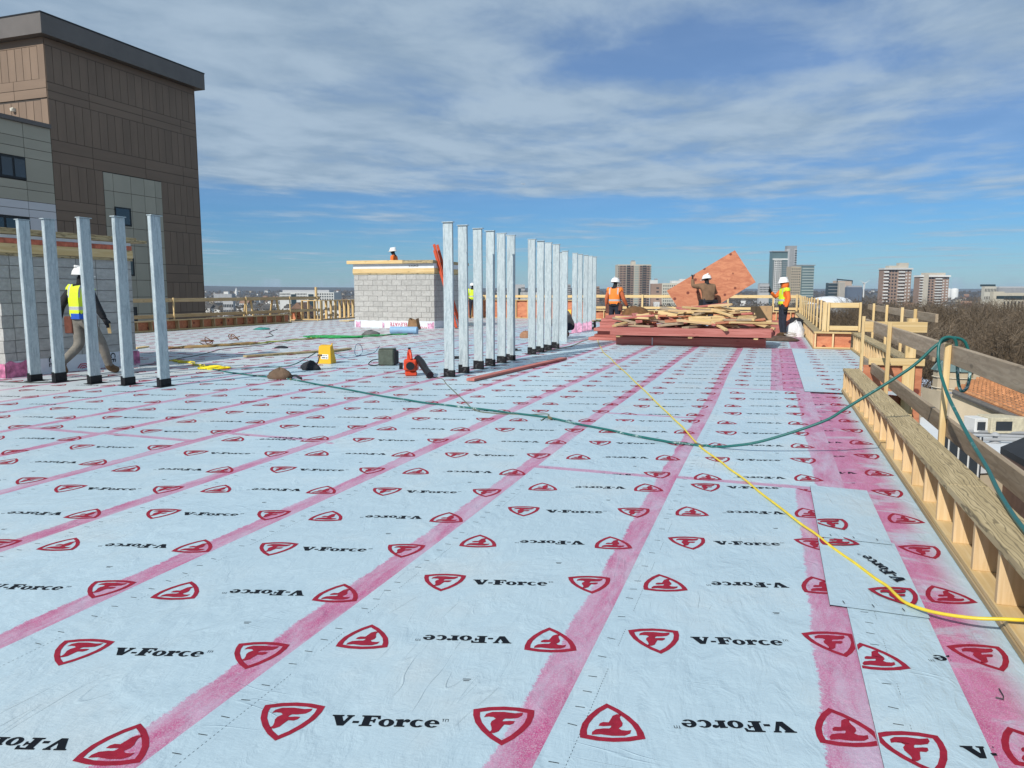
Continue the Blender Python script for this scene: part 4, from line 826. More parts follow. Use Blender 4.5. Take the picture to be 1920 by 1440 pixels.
hose('power_cord', 'dark cord from the yellow box to the yellow coil', gp((592, 662), (575, 672), (545, 686), (500, 690), (430, 691), (395, 689), z=.012), .007, CORDG, 6, cat='cord')
pts = gp((620, 668), (650, 672), (672, 668), (680, 660)) ; pts[0].z = .1
hose('looped_cord', 'blue-green cord with a standing loop between yellow and green boxes', pts + [G(676, 665) + Vector((0, 0, .22)), G(668, 664) + Vector((0, 0, .2)), G(668, 669) + Vector((0, 0, .03)), G(700, 664) + Vector((0, 0, .03)), G(712, 664) + Vector((0, 0, .18))], .007, M('cord_blue', (.04, .12, .2), .55), 6, cat='cord')
hose('dark_flex', 'dark cord lying across the shadow of the left block shaft', gp((262, 687), (300, 681), (342, 672), (380, 665), (420, 655), (470, 650), (500, 646), (520, 641)), .008, CORDD, 6, cat='cord')
hose('zigzag_cord', 'short zigzag cord near the left parapet', gp((520, 618), (505, 624), (512, 630), (498, 634)), .012, CORDD, 6, 3, cat='cord')
hose('grey_flex', 'dark grey cord at the feet of the left row of posts', gp((0, 717), (60, 719), (110, 717), (165, 712), (210, 706), (260, 700)), .008, CORDD, 6, cat='cord')
hose('far_cord', 'thin cord on the far floor beside the red plank stack', gp((1020, 660), (1070, 650), (1095, 640), (1130, 632), (1160, 626)), .012, M('cord_tan', (.3, .24, .14), .7), 6, cat='cord')
def tangle(name, label, c, rx, ry, n, r, mt, seed, cat='rope', zmax=.10):
    rg = random.Random(seed); mb = MB(); pts = []
    for k in range(n): a = k * 2.1 + rg.uniform(-.5, .5); f = rg.uniform(.45, 1); pts.append((rx * f * math.cos(a), ry * f * math.sin(a), r + rg.uniform(0, zmax) * (1 - f * .6)))
    return loose(name, label, cat, MB().tube(spline(pts, 5), r, 5), mt, c, (0, 0, R(19)), smooth=True)
def band(name, label, p, q, n, r, mt, seed, cat, wv=.12):
    rg = random.Random(seed); p, q = G(*p), G(*q); d = q - p; s = Vector((-d.y, d.x, 0)).normalized(); mb = MB()
    for j in range(n):
        mb.tube(spline([p + d * (k / 9) + s * rg.uniform(-wv, wv) + Vector((0, 0, r + .006 + .012 * j)) for k in range(10)], 4), r, 5)
    return loose(name, label, cat, mb, mt, smooth=True)
tangle('rope_tangle', 'tangle of bright green rope in front of the pale block shaft', G(622, 634) + Vector((0, 0, .004)), 1.0, .35, 40, .012, ROPEG, 2)
band('green_rope', 'green rope trailing right from the bright green tangle', (660, 633), (760, 628), 3, .011, ROPEG, 4, 'rope', .2)
band('yellow_green_rope', 'strand of yellow-green rope trailing left from the green tangle', (470, 647), (620, 632), 3, .012, M('rope_lime', (.40, .42, .10), .7), 5, 'rope', .15)
band('strap_bundle', 'long brown bundle of straps on the floor right of the left posts', (312, 656), (480, 646), 4, .016, M('strap_tan', (.33, .22, .10), .8, .3), 6, 'strap', .12)
tangle('yellow_cord_coil', 'flat coil of bright yellow cord right of the left posts', G(398, 692) + Vector((0, 0, .004)), .34, .20, 46, .011, M('cord_bright', (.80, .66, .02), .5), 9, 'cord', .06)
band('yellow_flex', 'yellow cord leading from the shadow to the bright yellow coil', (322, 678), (385, 688), 3, .010, CORDY, 10, 'cord', .1)
tangle('scrap_wire', 'bent scrap of wire standing on the strap bundle', G(388, 648), .22, .1, 9, .012, M('wire_rust', (.16, .07, .03), .7), 12, 'wire', .35)
tangle('scrap_wire', 'small bent scrap of wire on the floor beyond the strap bundle', G(438, 641), .22, .1, 7, .012, MATS['wire_rust'], 13, 'wire', .4)

# ------------------------------------------------------------------ tools and bits on the roof
def plank(name, label, p, q, w, h, mt, z=.012, cat='plank'):
    p, q = Vector((p[0], p[1], z + h / 2)), Vector((q[0], q[1], z + h / 2)); d = q - p; o = MB().box(0, d.length, -w / 2, w / 2, -h / 2, h / 2).build(name, mt, None, bevel=.004); o.location = p; o.rotation_euler = (0, 0, math.atan2(d.y, d.x)); return tag(o, label, cat)
plank('red_plank', 'long red plank lying on the roof in front of the galvanized posts', (-4.37, 10.62), (-3.97, 14.65), .14, .042, WD('red', 0))
plank('pine_plank', 'weathered plank lying beyond the yellow box', G(459, 671), G(600, 661), .14, .04, WD('pt', 0)); plank('pine_plank', 'second plank end lying to the right behind the yellow box', G(612, 662), G(655, 656), .14, .04, WD('pt', 0))
plank('flat_board', 'pale flat board lying at the left behind the left posts', G(252, 655), G(275, 652), .15, .03, WD('pine', 0)); plank('flat_board', 'pale plywood strip on the floor beside the pale block shaft', G(645, 603), G(672, 601), .5, .03, WD('pine', 0))
o = thing('yellow_box', 'yellow sloped-top box with a white label standing on the roof', 'box', G(605, 683) + Vector((0, .15, .006)), R(8))
YB = M('plastic_yellow', (.75, .42, .015), .5, .06, 4); MB().add([(-.135, -.12, 0), (.135, -.12, 0), (.135, .14, 0), (-.135, .14, 0), (-.12, -.09, .33), (.12, -.09, .33), (.12, .02, .36), (-.12, .02, .36)], [(3, 2, 1, 0), (4, 5, 6, 7), (0, 1, 5, 4), (1, 2, 6, 5), (2, 3, 7, 6), (3, 0, 4, 7)]).build('housing', YB, o, bevel=.006)
lb = MB().add([(-.07, -.1135, .09), (.08, -.1135, .09), (.08, -.1045, .18), (-.07, -.1045, .18)], [(0, 1, 2, 3)]).build('label_plate', M('label_white', (.75, .75, .72), .5), o)
mk = MB(); [mk.box(-.055 + .03 * k, -.04 + .03 * k, -.1105, -.1085, .15, .165) for k in range(4)]; mk.box(-.05, .02, -.1135, -.1115, .11, .125).box(.04, .06, -.1135, -.1115, .105, .125); mk.build('label_marks', INK_K, lb)
MB().tube([(.10, 0, .34), (.125, 0, .39), (.10, .01, .37)], .008, 6).build('handle', YB, o)
o = thing('tool_case', 'grey-green soft tool case with a black side and strap loop', 'tool case', G(723, 686) + Vector((0, .12, .006)), R(14)); GC = M('canvas_greygreen', (.085, .10, .08), .9, .2, 9, .5)
MB().box(-.165, .13, -.14, .14, 0, .30).build('case_body', GC, o, bevel=.02); MB().box(.132, .17, -.12, .12, .015, .27).build('side_pocket', BLK, o, bevel=.015); MB().box(-.16, .125, -.13, .13, .302, .315).build('lid', GC, o, bevel=.008)
MB().tube(spline([(-.15, -.1, .12), (-.27, -.16, .10), (-.33, -.2, .03), (-.22, -.22, .01), (-.14, -.15, .02)], 5), .010, 6).build('carry_strap', BLK, o)
o = thing('leaf_blower', 'red handheld blower with a black nozzle tube', 'blower', G(766, 706) + Vector((0, .1, .006)), R(30)); o.scale = (1.14,) * 3; RD = M('plastic_red', (.62, .06, .02), .38, .08, 5, spec=.5); BP = M('plastic_black', (.014, .014, .016), .4, .1, 5)
h = MB(); h.prism([(-.11, -.10), (.08, -.11), (.11, 0), (.08, .12), (-.10, .12)], .07, .24); h.build('motor_housing', RD, o, bevel=.025); MB().box(-.09, .08, -.09, .09, .0, .068).build('base_foot', RD, o, bevel=.015)
MB().tube(spline([(-.03, .11, .22), (-.03, .10, .31), (-.02, .02, .36), (-.01, -.05, .33), (.0, -.08, .24)], 5), .022, 8).build('handle', RD, o, smooth=True); MB().lathe([(0, 0), (.02, 0), (.02, .03), (0, .03)], 8, (-.02, .03, .375)).build('trigger', BP, o)
MB().lathe([(0, 0), (.06, 0), (.06, .02), (0, .02)], 14).xf(Matrix.Translation((-.02, -.112, .15)) @ Matrix.Rotation(R(90), 4, 'X')).build('grille', BP, o); MB().tube([(.09, -.02, .25), (.14, -.12, .20), (.19, -.28, .11), (.24, -.42, .045)], [.055, .055, .05, .055], 12).build('nozzle_tube', BP, o, smooth=False); MB().lathe([(0, 0), (.05, 0), (.05, .05), (0, .05)], 12).xf(Matrix.Translation((-.12, .02, .14)) @ Matrix.Rotation(R(-90), 4, 'Y')).build('pull_starter', BP, o)
CBR = M('bag_brown', (.13, .085, .055), .9, .2, 10, .6); DBG = M('bag_dark', (.02, .022, .028), .85, .3, 10, .5)
b = blob('tool_bag', 'brown canvas tool bag lying on the green hose', 'bag', G(518, 712) + Vector((0, .1, .005)), .20, .13, .17, CBR, 21, amp=.09)
loose('bag_strap', 'dark strap end beside the brown tool bag', 'strap', MB().tube(spline([(0, 0, .03), (.12, .03, .05), (.2, .0, .03), (.26, -.03, .02)], 5), .02, 6), DBG, G(537, 711) + Vector((0, .03, .004)), (0, 0, R(5)), smooth=True)
o = blob('dark_pouch', 'small dark cloth pouch beside the yellow box', 'pouch', G(576, 695) + Vector((0, .1, .005)), .17, .11, .16, DBG, 22, amp=.10)
loose('hammer', 'hammer handle sticking up from the dark pouch', 'hammer', MB().tube([(.0, 0, .05), (.06, .01, .15), (.09, .02, .26)], .012, 6).bar((.05, .02, .26), (.13, .02, .26), .025, .03), CBR, G(585, 695) + Vector((0, .1, .005)))
blob('grey_rag', 'grey rag lying on the floor before the pale block shaft', 'rag', G(695, 629) + Vector((0, 0, .005)), .28, .2, .16, M('rag_grey', (.12, .12, .12), .9, .3), 25, amp=.16)
blob('teal_rag', 'small teal rag on the floor near the left parapet', 'rag', G(492, 618), .35, .25, .08, M('rag_teal', (.04, .22, .2), .9, .3), 26, amp=.16); blob('dark_scrap', 'dark scrap on the floor in the shadow right of the left block', 'scrap', G(528, 653), .22, .1, .06, DBG, 27, amp=.18)
blob('tan_sack', 'small tan sack lying left of the middle row of posts', 'sack', G(985, 634), .16, .14, .22, M('sack_tan', (.32, .17, .10), .9, .2, 9, .4), 28)
mb = MB().tube([(-.45, 0, .12), (.45, 0, .12)], .12, 16); loose('membrane_roll', 'pale blue roll of membrane before the pale block shaft', 'roll', mb, M('roll_blue', (.22, .38, .55), .5, .1, 5), G(755, 627) + Vector((0, .1, .006)), (0, 0, R(8)), smooth=False)
q = G(776, 618); o = MB().add([(-.22, -.14, 0), (.22, -.14, 0), (.22, .14, 0), (-.22, .14, 0), (-.15, -.09, .40), (.14, -.09, .37), (.15, .09, .42), (-.14, .09, .41), (0, -.11, .33), (0, .11, .35)], [(0, 1, 5, 8, 4), (1, 2, 6, 5), (2, 3, 7, 9, 6), (3, 0, 4, 7), (3, 2, 1, 0)]).build('paper_bag', M('paper_brown', (.22, .13, .065), .9, .25, 6, .4)); o.location = q + Vector((0, 0, .006)); tag(o, 'crumpled brown paper bag standing before the pale block shaft', 'bag')
o = thing('extension_ladder', 'orange fibreglass ladder leaning on the pale block shaft', 'ladder', (-11.05, 25.55, .006)); LO = M('fibreglass_orange', (.52, .075, .025), .45, .08, 4); AL = M('aluminium', (.5, .51, .52), .35, .1, 8, 0, .8)
tp = Vector((-.93, 0, 3.1))
for k, (y, ox) in enumerate(((0, 0), (.38, 0), (.045, .03), (.335, .03))):
    a0 = .0 if k < 2 else .15; MB().bar(Vector((ox, y, 0)) + tp * a0, Vector((ox, y, 0)) + tp * (.93 if k < 2 else 1.0), .03, .10, (1, 0, .3)).build('rail', LO, o, bevel=.004)
for k in range(1, 10): c = tp * (k / 10); MB().tube([c + Vector((.0, .0, 0)), c + Vector((.0, .38, 0))], .016, 8).build('rung', AL, o)
for y in (0, .38): MB().box(-.05, .06, y - .03, y + .03, -.004, .03).build('rubber_foot', BP, o)
o = thing('wheeled_cart', 'flat wheeled cart with black casters behind the far row of posts', 'cart', (-6.4, 27.2, .006), R(-8)); MB().box(-.75, .95, -.35, .35, .27, .31).build('deck', M('cart_olive', (.24, .20, .05), .7, .2), o, bevel=.01)
for x in (-.6, .25, .8):
    w = MB().tube([(x, -.33, .125), (x, -.27, .125)], .12, 16).build('caster_wheel', BP, o); MB().tube([(x, -.335, .125), (x, -.265, .125)], .05, 10).build('wheel_hub', AL, w); MB().box(x - .03, x + .03, -.34, -.26, .22, .27).build('caster_fork', AL, o)
o = thing('caution_sign', 'small yellow floor sign behind the crouching worker', 'floor sign', (AY(1066, 585, 34.5).x, 34.5, .006)); MB().add([(-.15, -.12, 0), (.15, -.12, 0), (.12, -.01, .5), (-.12, -.01, .5)], [(0, 1, 2, 3)]).build('front_panel', YB, o); MB().add([(-.15, .12, 0), (.15, .12, 0), (.12, .01, .5), (-.12, .01, .5)], [(0, 1, 2, 3)]).build('back_panel', YB, o)
loose('bent_nail', 'bent dark nail lying on the pink strip in the lower right corner', 'nail', MB().tube([(-.01, -.03, .004), (.012, -.035, .004), (.018, -.01, .004), (.016, .035, .006)], .0022, 6), M('nail_dark', (.03, .03, .035), .5), G(1868, 1305) + Vector((0, 0, .006)))
for k, (px, py) in enumerate(((863, 665), (962, 650))): loose('rubber_scrap', ['dark rubber scrap between the first front posts', 'dark rubber scrap behind the last front posts'][k], 'scrap', MB().box(-.12, .1, -.05, .06, 0, .05).box(.101, .2, -.01, .02, 0, .02), BLK, G(px, py + 8) + Vector((0, 0, .006)), (0, 0, R(30)))

# ------------------------------------------------------------------ town, woods and hills beyond the roof
GZ = -24.0
def groundmat():
    m, t, p = pmat('town_ground'); co = objco(t, False)
    a = tnoise(t, co, .02, 6, .7); b = tnoise(t, co, .004, 4, .6)
    col = tmix(t, smooth(a, .35, .65, t), (.075, .06, .045), (.15, .125, .10)); col = tmix(t, smooth(b, .5, .62, t), col, (.10, .10, .10)); t.links.new(col, p.inputs['Base Color']); p.inputs['Roughness'].default_value = .95; return m
struct(MB().add([(-9800, -3000, GZ), (9800, -3000, GZ), (9800, 11000, GZ), (-9800, 11000, GZ)], [(0, 1, 2, 3)]).build('town_ground', groundmat()))
def bearing(px, d, z=GZ): v = AD(px, 545, d); return Vector((v.x, v.y, z))
HILL = M('hill_wood', (.050, .052, .055), .95, .3, .004)
def ridge(name, px0, px1, d, prof, depth, seed):
    rg = random.Random(seed); n = len(prof); mb = MB(); vs = []
    for k, py in enumerate(prof):
        px = px0 + (px1 - px0) * k / (n - 1); zt = CAMZ + (545 - py) * d / FPX
        for dd, f in ((d - depth, 0), (d - depth * .5, .62), (d, 1.0), (d + depth, .5)): q = bearing(px, dd); vs.append((q.x, q.y, GZ - 1 + (zt - GZ) * f * (1 if f < 1 else 1)))
    mb.add(vs, [(4 * k + j, 4 * k + 4 + j, 4 * k + 5 + j, 4 * k + 1 + j) for k in range(n - 1) for j in range(3)]); struct(mb.build(name, HILL, None, smooth=True))
rg = random.Random(5)
ridge('wooded_hill', -900, 1200, 5600, [541 + rg.uniform(-1, 1) for _ in range(8)] + [541, 540.5, 541.5, 541, 541.5, 540, 539, 538, 536.5, 535.5, 537, 538, 538.5, 539, 538.5, 539.5, 540, 540, 539, 541, 541], 1500, 1)
ridge('wooded_hill', 1000, 2900, 7800, [541.5, 542, 541.5, 542, 541, 541.5, 541, 541.5, 541, 540.8, 541.5, 541, 541.6, 541, 541.3, 541, 541.5, 542], 1600, 2)
ridge('wooded_hill', -900, 2900, 3300, [547.5 + rg.uniform(-1.0, .8) for _ in range(60)], 900, 3)

def slope_z(d): return GZ - 1 + 19.5 * max(0, min(.62 * (d - 2400) / 450, .62 + .38 * (d - 2850) / 450)) if d > 2400 else GZ
# bare trees: one trunk mesh and one crown mesh per kind, shared by all copies
def bare_tree(seed, h, twigs, tw):
    rg = random.Random(seed); tr, cr = MB(), MB()
    def ribbon(a, b, w):
        d = b - a; s = d.cross(Vector((rg.uniform(-1, 1), rg.uniform(-1, 1), .3))); s = s.normalized() * w if s.length > 1e-6 else Vector((w, 0, 0))
        cr.add([a - s, a + s, b + s * .35], [(0, 1, 2)])
    def grow(p, d, l, r, lev):
        n = 3; pts = [p]; rs = [r]
        for k in range(n):
            d = (d + Vector((rg.uniform(-1, 1), rg.uniform(-1, 1), rg.uniform(-.35, .6))) * (.16 + .05 * lev)).normalized(); p = p + d * l / n; pts.append(p); rs.append(r * (1 - .5 * (k + 1) / n))
        (tr if lev == 0 else cr).tube(pts, rs, 6 if lev == 0 else (4 if lev < 2 else 3), cap=False)
        if lev >= 3:
            for _ in range(twigs):
                q = pts[rg.randint(1, n)]; dd = (d + Vector((rg.uniform(-1, 1), rg.uniform(-1, 1), rg.uniform(-.6, .9))) * .95).normalized(); ln = l * rg.uniform(.35, .8); e = q + dd * ln; ribbon(q, e, tw)
                for _ in range(2): m_ = q + (e - q) * rg.uniform(.3, .9); ribbon(m_, m_ + (dd + Vector((rg.uniform(-1, 1), rg.uniform(-1, 1), rg.uniform(-.5, .8))) * .9).normalized() * ln * .6, tw * .8)
            return
        for k in range((6, 5, 5)[lev]):
            i = rg.choice([1, 2, 3] if lev else [2, 3, 3]); a = rg.uniform(0, 6.283); out_ = Vector((math.cos(a), math.sin(a), rg.uniform(.15, .9))).normalized()
            grow(pts[i], (d * .45 + out_ * .75).normalized(), l * rg.uniform(.55, .8), rs[i] * .68, lev + 1)
        grow(p, d, l * .75, rs[-1], lev + 1)
    grow(Vector((0, 0, 0)), Vector((0, 0, 1)), h * .34, h * .022, 0)
    mz = max(v[2] for v in cr.v); k = h / mz
    for b in (tr, cr): b.v = [(x * k, y * k, z * k) for x, y, z in b.v]
    return tr, cr
BARK = M('bark', (.14, .105, .073), .95, .25, .8, 0, 0, .2); TWIG = M('twig', (.088, .062, .037), .95, .25, .3, 0, 0, .22); BARKP = M('bark_pale', (.30, .25, .19), .95, .2, .8, 0, 0, .15)
KINDS = []
for k in range(5):
    tr, cr = bare_tree(100 + k, 20, 5 if k < 4 else 4, .022 if k < 4 else .02); t_ = tr.build('trunk', BARK if k != 2 else BARKP); c_ = cr.build('crown', TWIG if k != 2 else M('twig_pale', (.17, .13, .09), .95, .2, .3, 0, 0, .15))
    KINDS.append((t_.data, c_.data)); bpy.data.objects.remove(t_); bpy.data.objects.remove(c_)
def tree(x, y, k, s, label, group, hs=None):
    r = thing('bare_tree', label, 'tree', (x, y, GZ), random.uniform(0, 6.28), group); r.scale = (s * random.uniform(.95, 1.2),) * 2 + ((hs or s),)
    place('trunk', KINDS[k][0], r); place('crown', KINDS[k][1], r); return r
rg = random.Random(31); NEAR = []
for row, (d, cnt, zt) in enumerate(((58, 5, -3.8), (72, 9, -2.0), (90, 14, -.6), (112, 20, .2), (140, 26, .6), (175, 32, .8), (215, 38, .8), (270, 40, .6))):
    p0 = 1500 if d < 100 else (1050 if d < 200 else 850)
    for k in range(cnt):
        px = p0 + (2120 - p0) * (k + rg.random() * .9) / cnt; dd = d * rg.uniform(.92, 1.09); q = bearing(px, dd)
        if d < 80 and px < 1560: continue
        if d < 75 and px > 1730: continue
        h = (zt if px > 1600 else min(zt, -1.0 if px > 1500 else -1.6)) - GZ + rg.uniform(-1.7, .7); tree(q.x, q.y, rg.choice((0, 1, 2, 3) if d > 95 else (2, 0, 2, 1, 3)), h / 20 * 1.12, 'bare brown tree deeper in the wood beyond the roof edge', ['near bare trees', 'farther bare trees'][d > 100], h / 20)
        if d < 100: NEAR.append((px, bpy.context.scene.collection.objects[-1].parent or bpy.context.scene.collection.objects[-1]))
NW = ORD + ['eleventh', 'twelfth', 'thirteenth', 'fourteenth', 'fifteenth', 'sixteenth', 'seventeenth', 'eighteenth', 'nineteenth', 'twentieth', 'twenty-first', 'twenty-second', 'twenty-third', 'twenty-fourth', 'twenty-fifth', 'twenty-sixth', 'twenty-seventh', 'twenty-eighth']
for k, (px, o) in enumerate(sorted(NEAR, key=lambda v: v[0])): o['label'] = f'bare tree of the nearest wood behind the right guard rail, {NW[k]} from the left'
for k in range(60):
    px = rg.uniform(330, 900); q = bearing(px, rg.uniform(170, 520)); h = rg.uniform(11, 18); tree(q.x, q.y, rg.choice((0, 1, 3, 4)), h / 20 * 1.2, 'bare tree among the houses beyond the left parapet', 'bare trees beyond the left parapet', h / 20)
q = bearing(1838, 30, GZ); tree(q.x, q.y, 4, .55, 'small bare tree in the yard below the near guard rail', None, .7)
# far woods that read as one mass
wm = MB(); rg = random.Random(77)
for k in range(9000):
    px = rg.uniform(250, 2100); d = 290 + 1500 * rg.random() ** 1.3 if k < 5200 else rg.uniform(1700, 3300); q = bearing(px, d, slope_z(d)); h = rg.uniform(7, 13) + (3 if px > 1400 and d < 500 else 0); w = rg.uniform(3, 7)
    for j in range(7):
        a = rg.uniform(0, 6.28); f = rg.random() ** .5; x, y = q.x + w * f * math.cos(a), q.y + w * f * math.sin(a); z = q.z + h * rg.uniform(.35, 1) * (1 - .35 * f); s = rg.uniform(.5, 1.6) * (1 if d < 1700 else 2.2)
        wm.add([(x - s, y + rg.uniform(-s, s), z - s * .6), (x + s, y + rg.uniform(-s, s), z - s * .5), (x + rg.uniform(-s, s) * .5, y, z + s)], [(0, 1, 2)], rg.choice((0, 0, 1)))
o = struct(wm.build('far_woods', [M('wood_mass', (.085, .068, .052), .95, .3, .05), M('wood_mass_dark', (.05, .046, .036), .95, .3, .05)]), 'stuff'); o['label'] = 'bare woods and shrubs of the town fading into the distance'

# ---- far town houses
ROOFD = M('roof_dark', (.10, .095, .09), .9, .2, .2, 0, 0, .3); ROOFB = M('roof_brown', (.20, .12, .08), .9, .2, .2, 0, 0, .2); WHT = M('wall_white', (.62, .62, .60), .8, .06, .3, 0, 0, .12); BRK = M('wall_brick', (.26, .125, .085), .9, .12, .3, 0, 0, .15); TAN = M('wall_tan', (.42, .36, .27), .85, .1, .3, 0, 0, .1); GRYW = M('wall_grey', (.30, .31, .32), .85, .1, .3, 0, 0, .15)
WIN = M('far_window', (.035, .042, .05), .25, .2, .1)
HMS = []
for wl_, rf in ((WHT, ROOFD), (TAN, ROOFD), (BRK, ROOFB), (GRYW, ROOFD), (WHT, ROOFB)):
    b_ = MB().box(-5, 5, -4, 4, 0, 6); b_ = b_.build('wall', wl_).data; r_ = MB().add([(-5.4, -4.4, 6.01), (5.4, -4.4, 6.01), (5.4, 4.4, 6.01), (-5.4, 4.4, 6.01), (-5.4, 0, 9), (5.4, 0, 9)], [(0, 1, 5, 4), (2, 3, 4, 5), (1, 2, 5), (3, 0, 4), (3, 2, 1, 0)]).build('roof', rf).data
    w_ = MB(); [w_.box(x - .5, x + .5, -4.05, -4.002, z, z + 1.4) for x in (-3.3, -1.1, 1.1, 3.3) for z in (.9, 3.8)]; w_ = w_.build('window_rows', WIN).data; HMS.append((b_, r_, w_, wl_, rf))
for n_ in ('wall', 'roof', 'window_rows'):
    for o in [o for o in bpy.data.objects if o.name.split('.')[0] == n_ and o.parent is None]: bpy.data.objects.remove(o)
HLAB = ['small white house with a dark roof in the far town', 'small tan house with a dark roof in the far town', 'small brick house with a brown roof in the far town', 'small grey house with a dark roof in the far town', 'small white house with a brown roof in the far town']
rg = random.Random(12)
for k in range(230):
    px = rg.choice((rg.uniform(385, 680), rg.uniform(385, 680), rg.uniform(900, 1160), rg.uniform(1330, 1960))); d = rg.choice((rg.uniform(600, 1700), rg.uniform(1800, 3250))) if px < 1200 else rg.choice((rg.uniform(800, 1700), rg.uniform(1700, 3200))); q = bearing(px, d, slope_z(d)); i = rg.choice((0, 0, 0, 1, 2, 3, 3, 4))
    r = thing('town_house', HLAB[i], 'house', q, R(rg.choice((0, 90)) + rg.uniform(-20, 20)), HLAB[i] + ' group'); s = rg.uniform(.8, 1.4); r.scale = (s * rg.uniform(.8, 1.5), s, s * rg.uniform(.9, 1.4))
    for nm, me in zip(('wall', 'roof', 'window_rows'), HMS[i][:3]): o = place(nm, me, r); o.__setitem__('kind', 'stuff') if nm == 'window_rows' else None
def block(name, label, px0, px1, ytop, d, wall, rz=None, depth=None, base=GZ):
    a, b = bearing(px0, d), bearing(px1, d); w = (b - a).length; r = thing(name, label, 'building', (a + b) / 2, math.atan2(b.y - a.y, b.x - a.x)); h = CAMZ + (545 - ytop) * d / FPX - GZ; dp = depth or w * .6
    MB().box(-w / 2, w / 2, 0, dp, 0, h).build('wall', wall, r); return r, w, h, dp
def grid(r, x0, x1, z0, z1, nx, nz, fx, fz, y=-.25, mt=None, nm='window_rows'):
    mb = MB(); cw, chh = (x1 - x0) / nx, (z1 - z0) / nz
    for i in range(nx):
        for k in range(nz): x, z = x0 + cw * (i + .5), z0 + chh * (k + .5); mb.box(x - cw * fx / 2, x + cw * fx / 2, y, 0.02, z - chh * fz / 2, z + chh * fz / 2)
    o = mb.build(nm, mt or WIN, r); o['kind'] = 'stuff'; return o
def slab(r, x0, x1, y0, y1, z0, z1, mt, nm): return MB().box(x0, x1, y0, y1, z0, z1).build(nm, mt, r)
# brick apartment tower
BRK2 = M('wall_brick_far', (.30, .21, .165), .9, .1, .05); CONC = M('concrete_pale', (.46, .42, .35), .9, .06, .05); GLT = M('glass_tower', (.10, .16, .17), .3, .15, .05, spec=.6)
r, w, h, dp = block('brick_tower', 'brick apartment tower with dark balcony columns left of the plywood sheet', 1158, 1220, 496.5, 1100, CONC)
nz = 18; u = w / 62
for x0, x1, mt, nx, fx, fz, wm_ in ((0, 2, CONC, 1, .7, .5, WIN), (3, 15, BRK2, 2, .72, .42, WIN), (16.5, 23, WIN, 1, .0, 0, None), (24, 29, BRK2, 1, .8, .42, WIN), (30, 39, CONC, 1, .8, .5, M('glass_pale', (.30, .34, .31), .4)), (40.5, 45, BRK2, 1, .8, .42, WIN), (46, 53, WIN, 1, 0, 0, None), (54, 59, BRK2, 1, .85, .42, WIN), (60, 62, CONC, 1, .7, .5, WIN)):
    X0, X1 = -w / 2 + x0 * u, -w / 2 + x1 * u; slab(r, X0, X1, -.9, 0, 1, h - 1.5, mt, 'facade_bay')
    if wm_: grid(r, X0, X1, 1, h - 1.5, nx, nz, fx, fz, -1.3, wm_)
    else:
        mb = MB(); [mb.box(X0 + .4, X1 - .4, -2.2, -.9, 1 + (h - 2.5) * k / nz, 1.9 + (h - 2.5) * k / nz) for k in range(nz)]; mb.build('balcony_rows', BRK2, r)['kind'] = 'stuff'
slab(r, -w * .08, w * .05, 6, 16, h, h + 4.5, CONC, 'roof_house'); slab(r, -w * .065, w * .035, 8, 13, h + 4.5, h + 6.3, GRYW, 'roof_house')
r, w, h, dp = block('brick_block', 'low brown brick block right of the brick apartment tower', 1221, 1241, 532, 900, BRK2); grid(r, -w * .05, w * .25, 4, h - 3, 1, 6, .8, .35)
slab(r, -w * .3, w * .2, -8, -.3, 0, 12, WHT, 'annex')
r, w, h, dp = block('white_block', 'white flat-roofed block behind the low brick block', 1219, 1233, 525.5, 1000, WHT); slab(r, w * .1, w * .5, 1, 5, h, h + 2, GRYW, 'roof_house')
r, w, h, dp = block('cream_block', 'cream apartment block with rows of windows behind the plywood sheet', 1241, 1300, 531, 950, M('wall_cream', (.52, .50, .42), .9, .06, .1)); grid(r, -w / 2 + 1, w / 2 - 1, 3, h - 1.5, 14, 8, .4, .5)
slab(r, -w * .18, w * .5, 3, 14, h, h + 3.2, WHT, 'roof_house'); slab(r, w * .1, w * .4, 4, 14, h + 3.2, h + 5.4, WHT, 'roof_house')
# glass towers right
r, w, h, dp = block('glass_tower', 'tall glass and white tower left of the worker in yellow', 1446, 1474, 473, 1250, GLT)
nz = 22
for a, b, mt in ((0, .10, GLT), (.12, .36, WHT), (.40, .62, WHT), (.66, 1.0, GLT)):
    X0, X1 = -w / 2 + a * w, -w / 2 + b * w; slab(r, X0, X1, -1, 0, 0, h * .84, mt if mt is WHT else GLT, 'facade_bay')
    if mt is WHT: grid(r, X0, X1, 0, h * .84, 2, nz, .5, .55, -1.4)
    else:
        mb = MB(); [mb.box(X0 + .2, X1, -1.5, -1, h * .84 * k / nz, h * .84 * (k + .35) / nz) for k in range(nz)]; mb.build('spandrel_rows', GRYW, r)['kind'] = 'stuff'
slab(r, -w / 2, w / 2, -1.2, 0, h * .85, h * .875, WHT, 'crown_band'); slab(r, -w / 2 - 1, w / 2 + .5, -1.6, dp, h, h + 1, GRYW, 'roof_edge')
r, w, h, dp = block('pale_tower', 'pale grey tower slab rising behind the glass tower', 1472, 1491, 468, 1300, M('wall_palegrey', (.42, .43, .44), .8, .05, .05)); slab(r, -w * .22, w * .2, -.8, 0, 0, h, GRYW, 'facade_bay'); slab(r, -w * .45, w * .5, 1, 12, h, h + 5.5, GRYW, 'roof_house'); mb = MB(); [mb.box(w * .3, w * .48, -.6, 0, h * k / 24, h * (k + .5) / 24) for k in range(24)]; mb.build('window_rows', WIN, r)['kind'] = 'stuff'
r, w, h, dp = block('banded_tower', 'shorter tower with horizontal green glass bands behind the worker in yellow', 1482, 1524, 500, 1150, TAN)
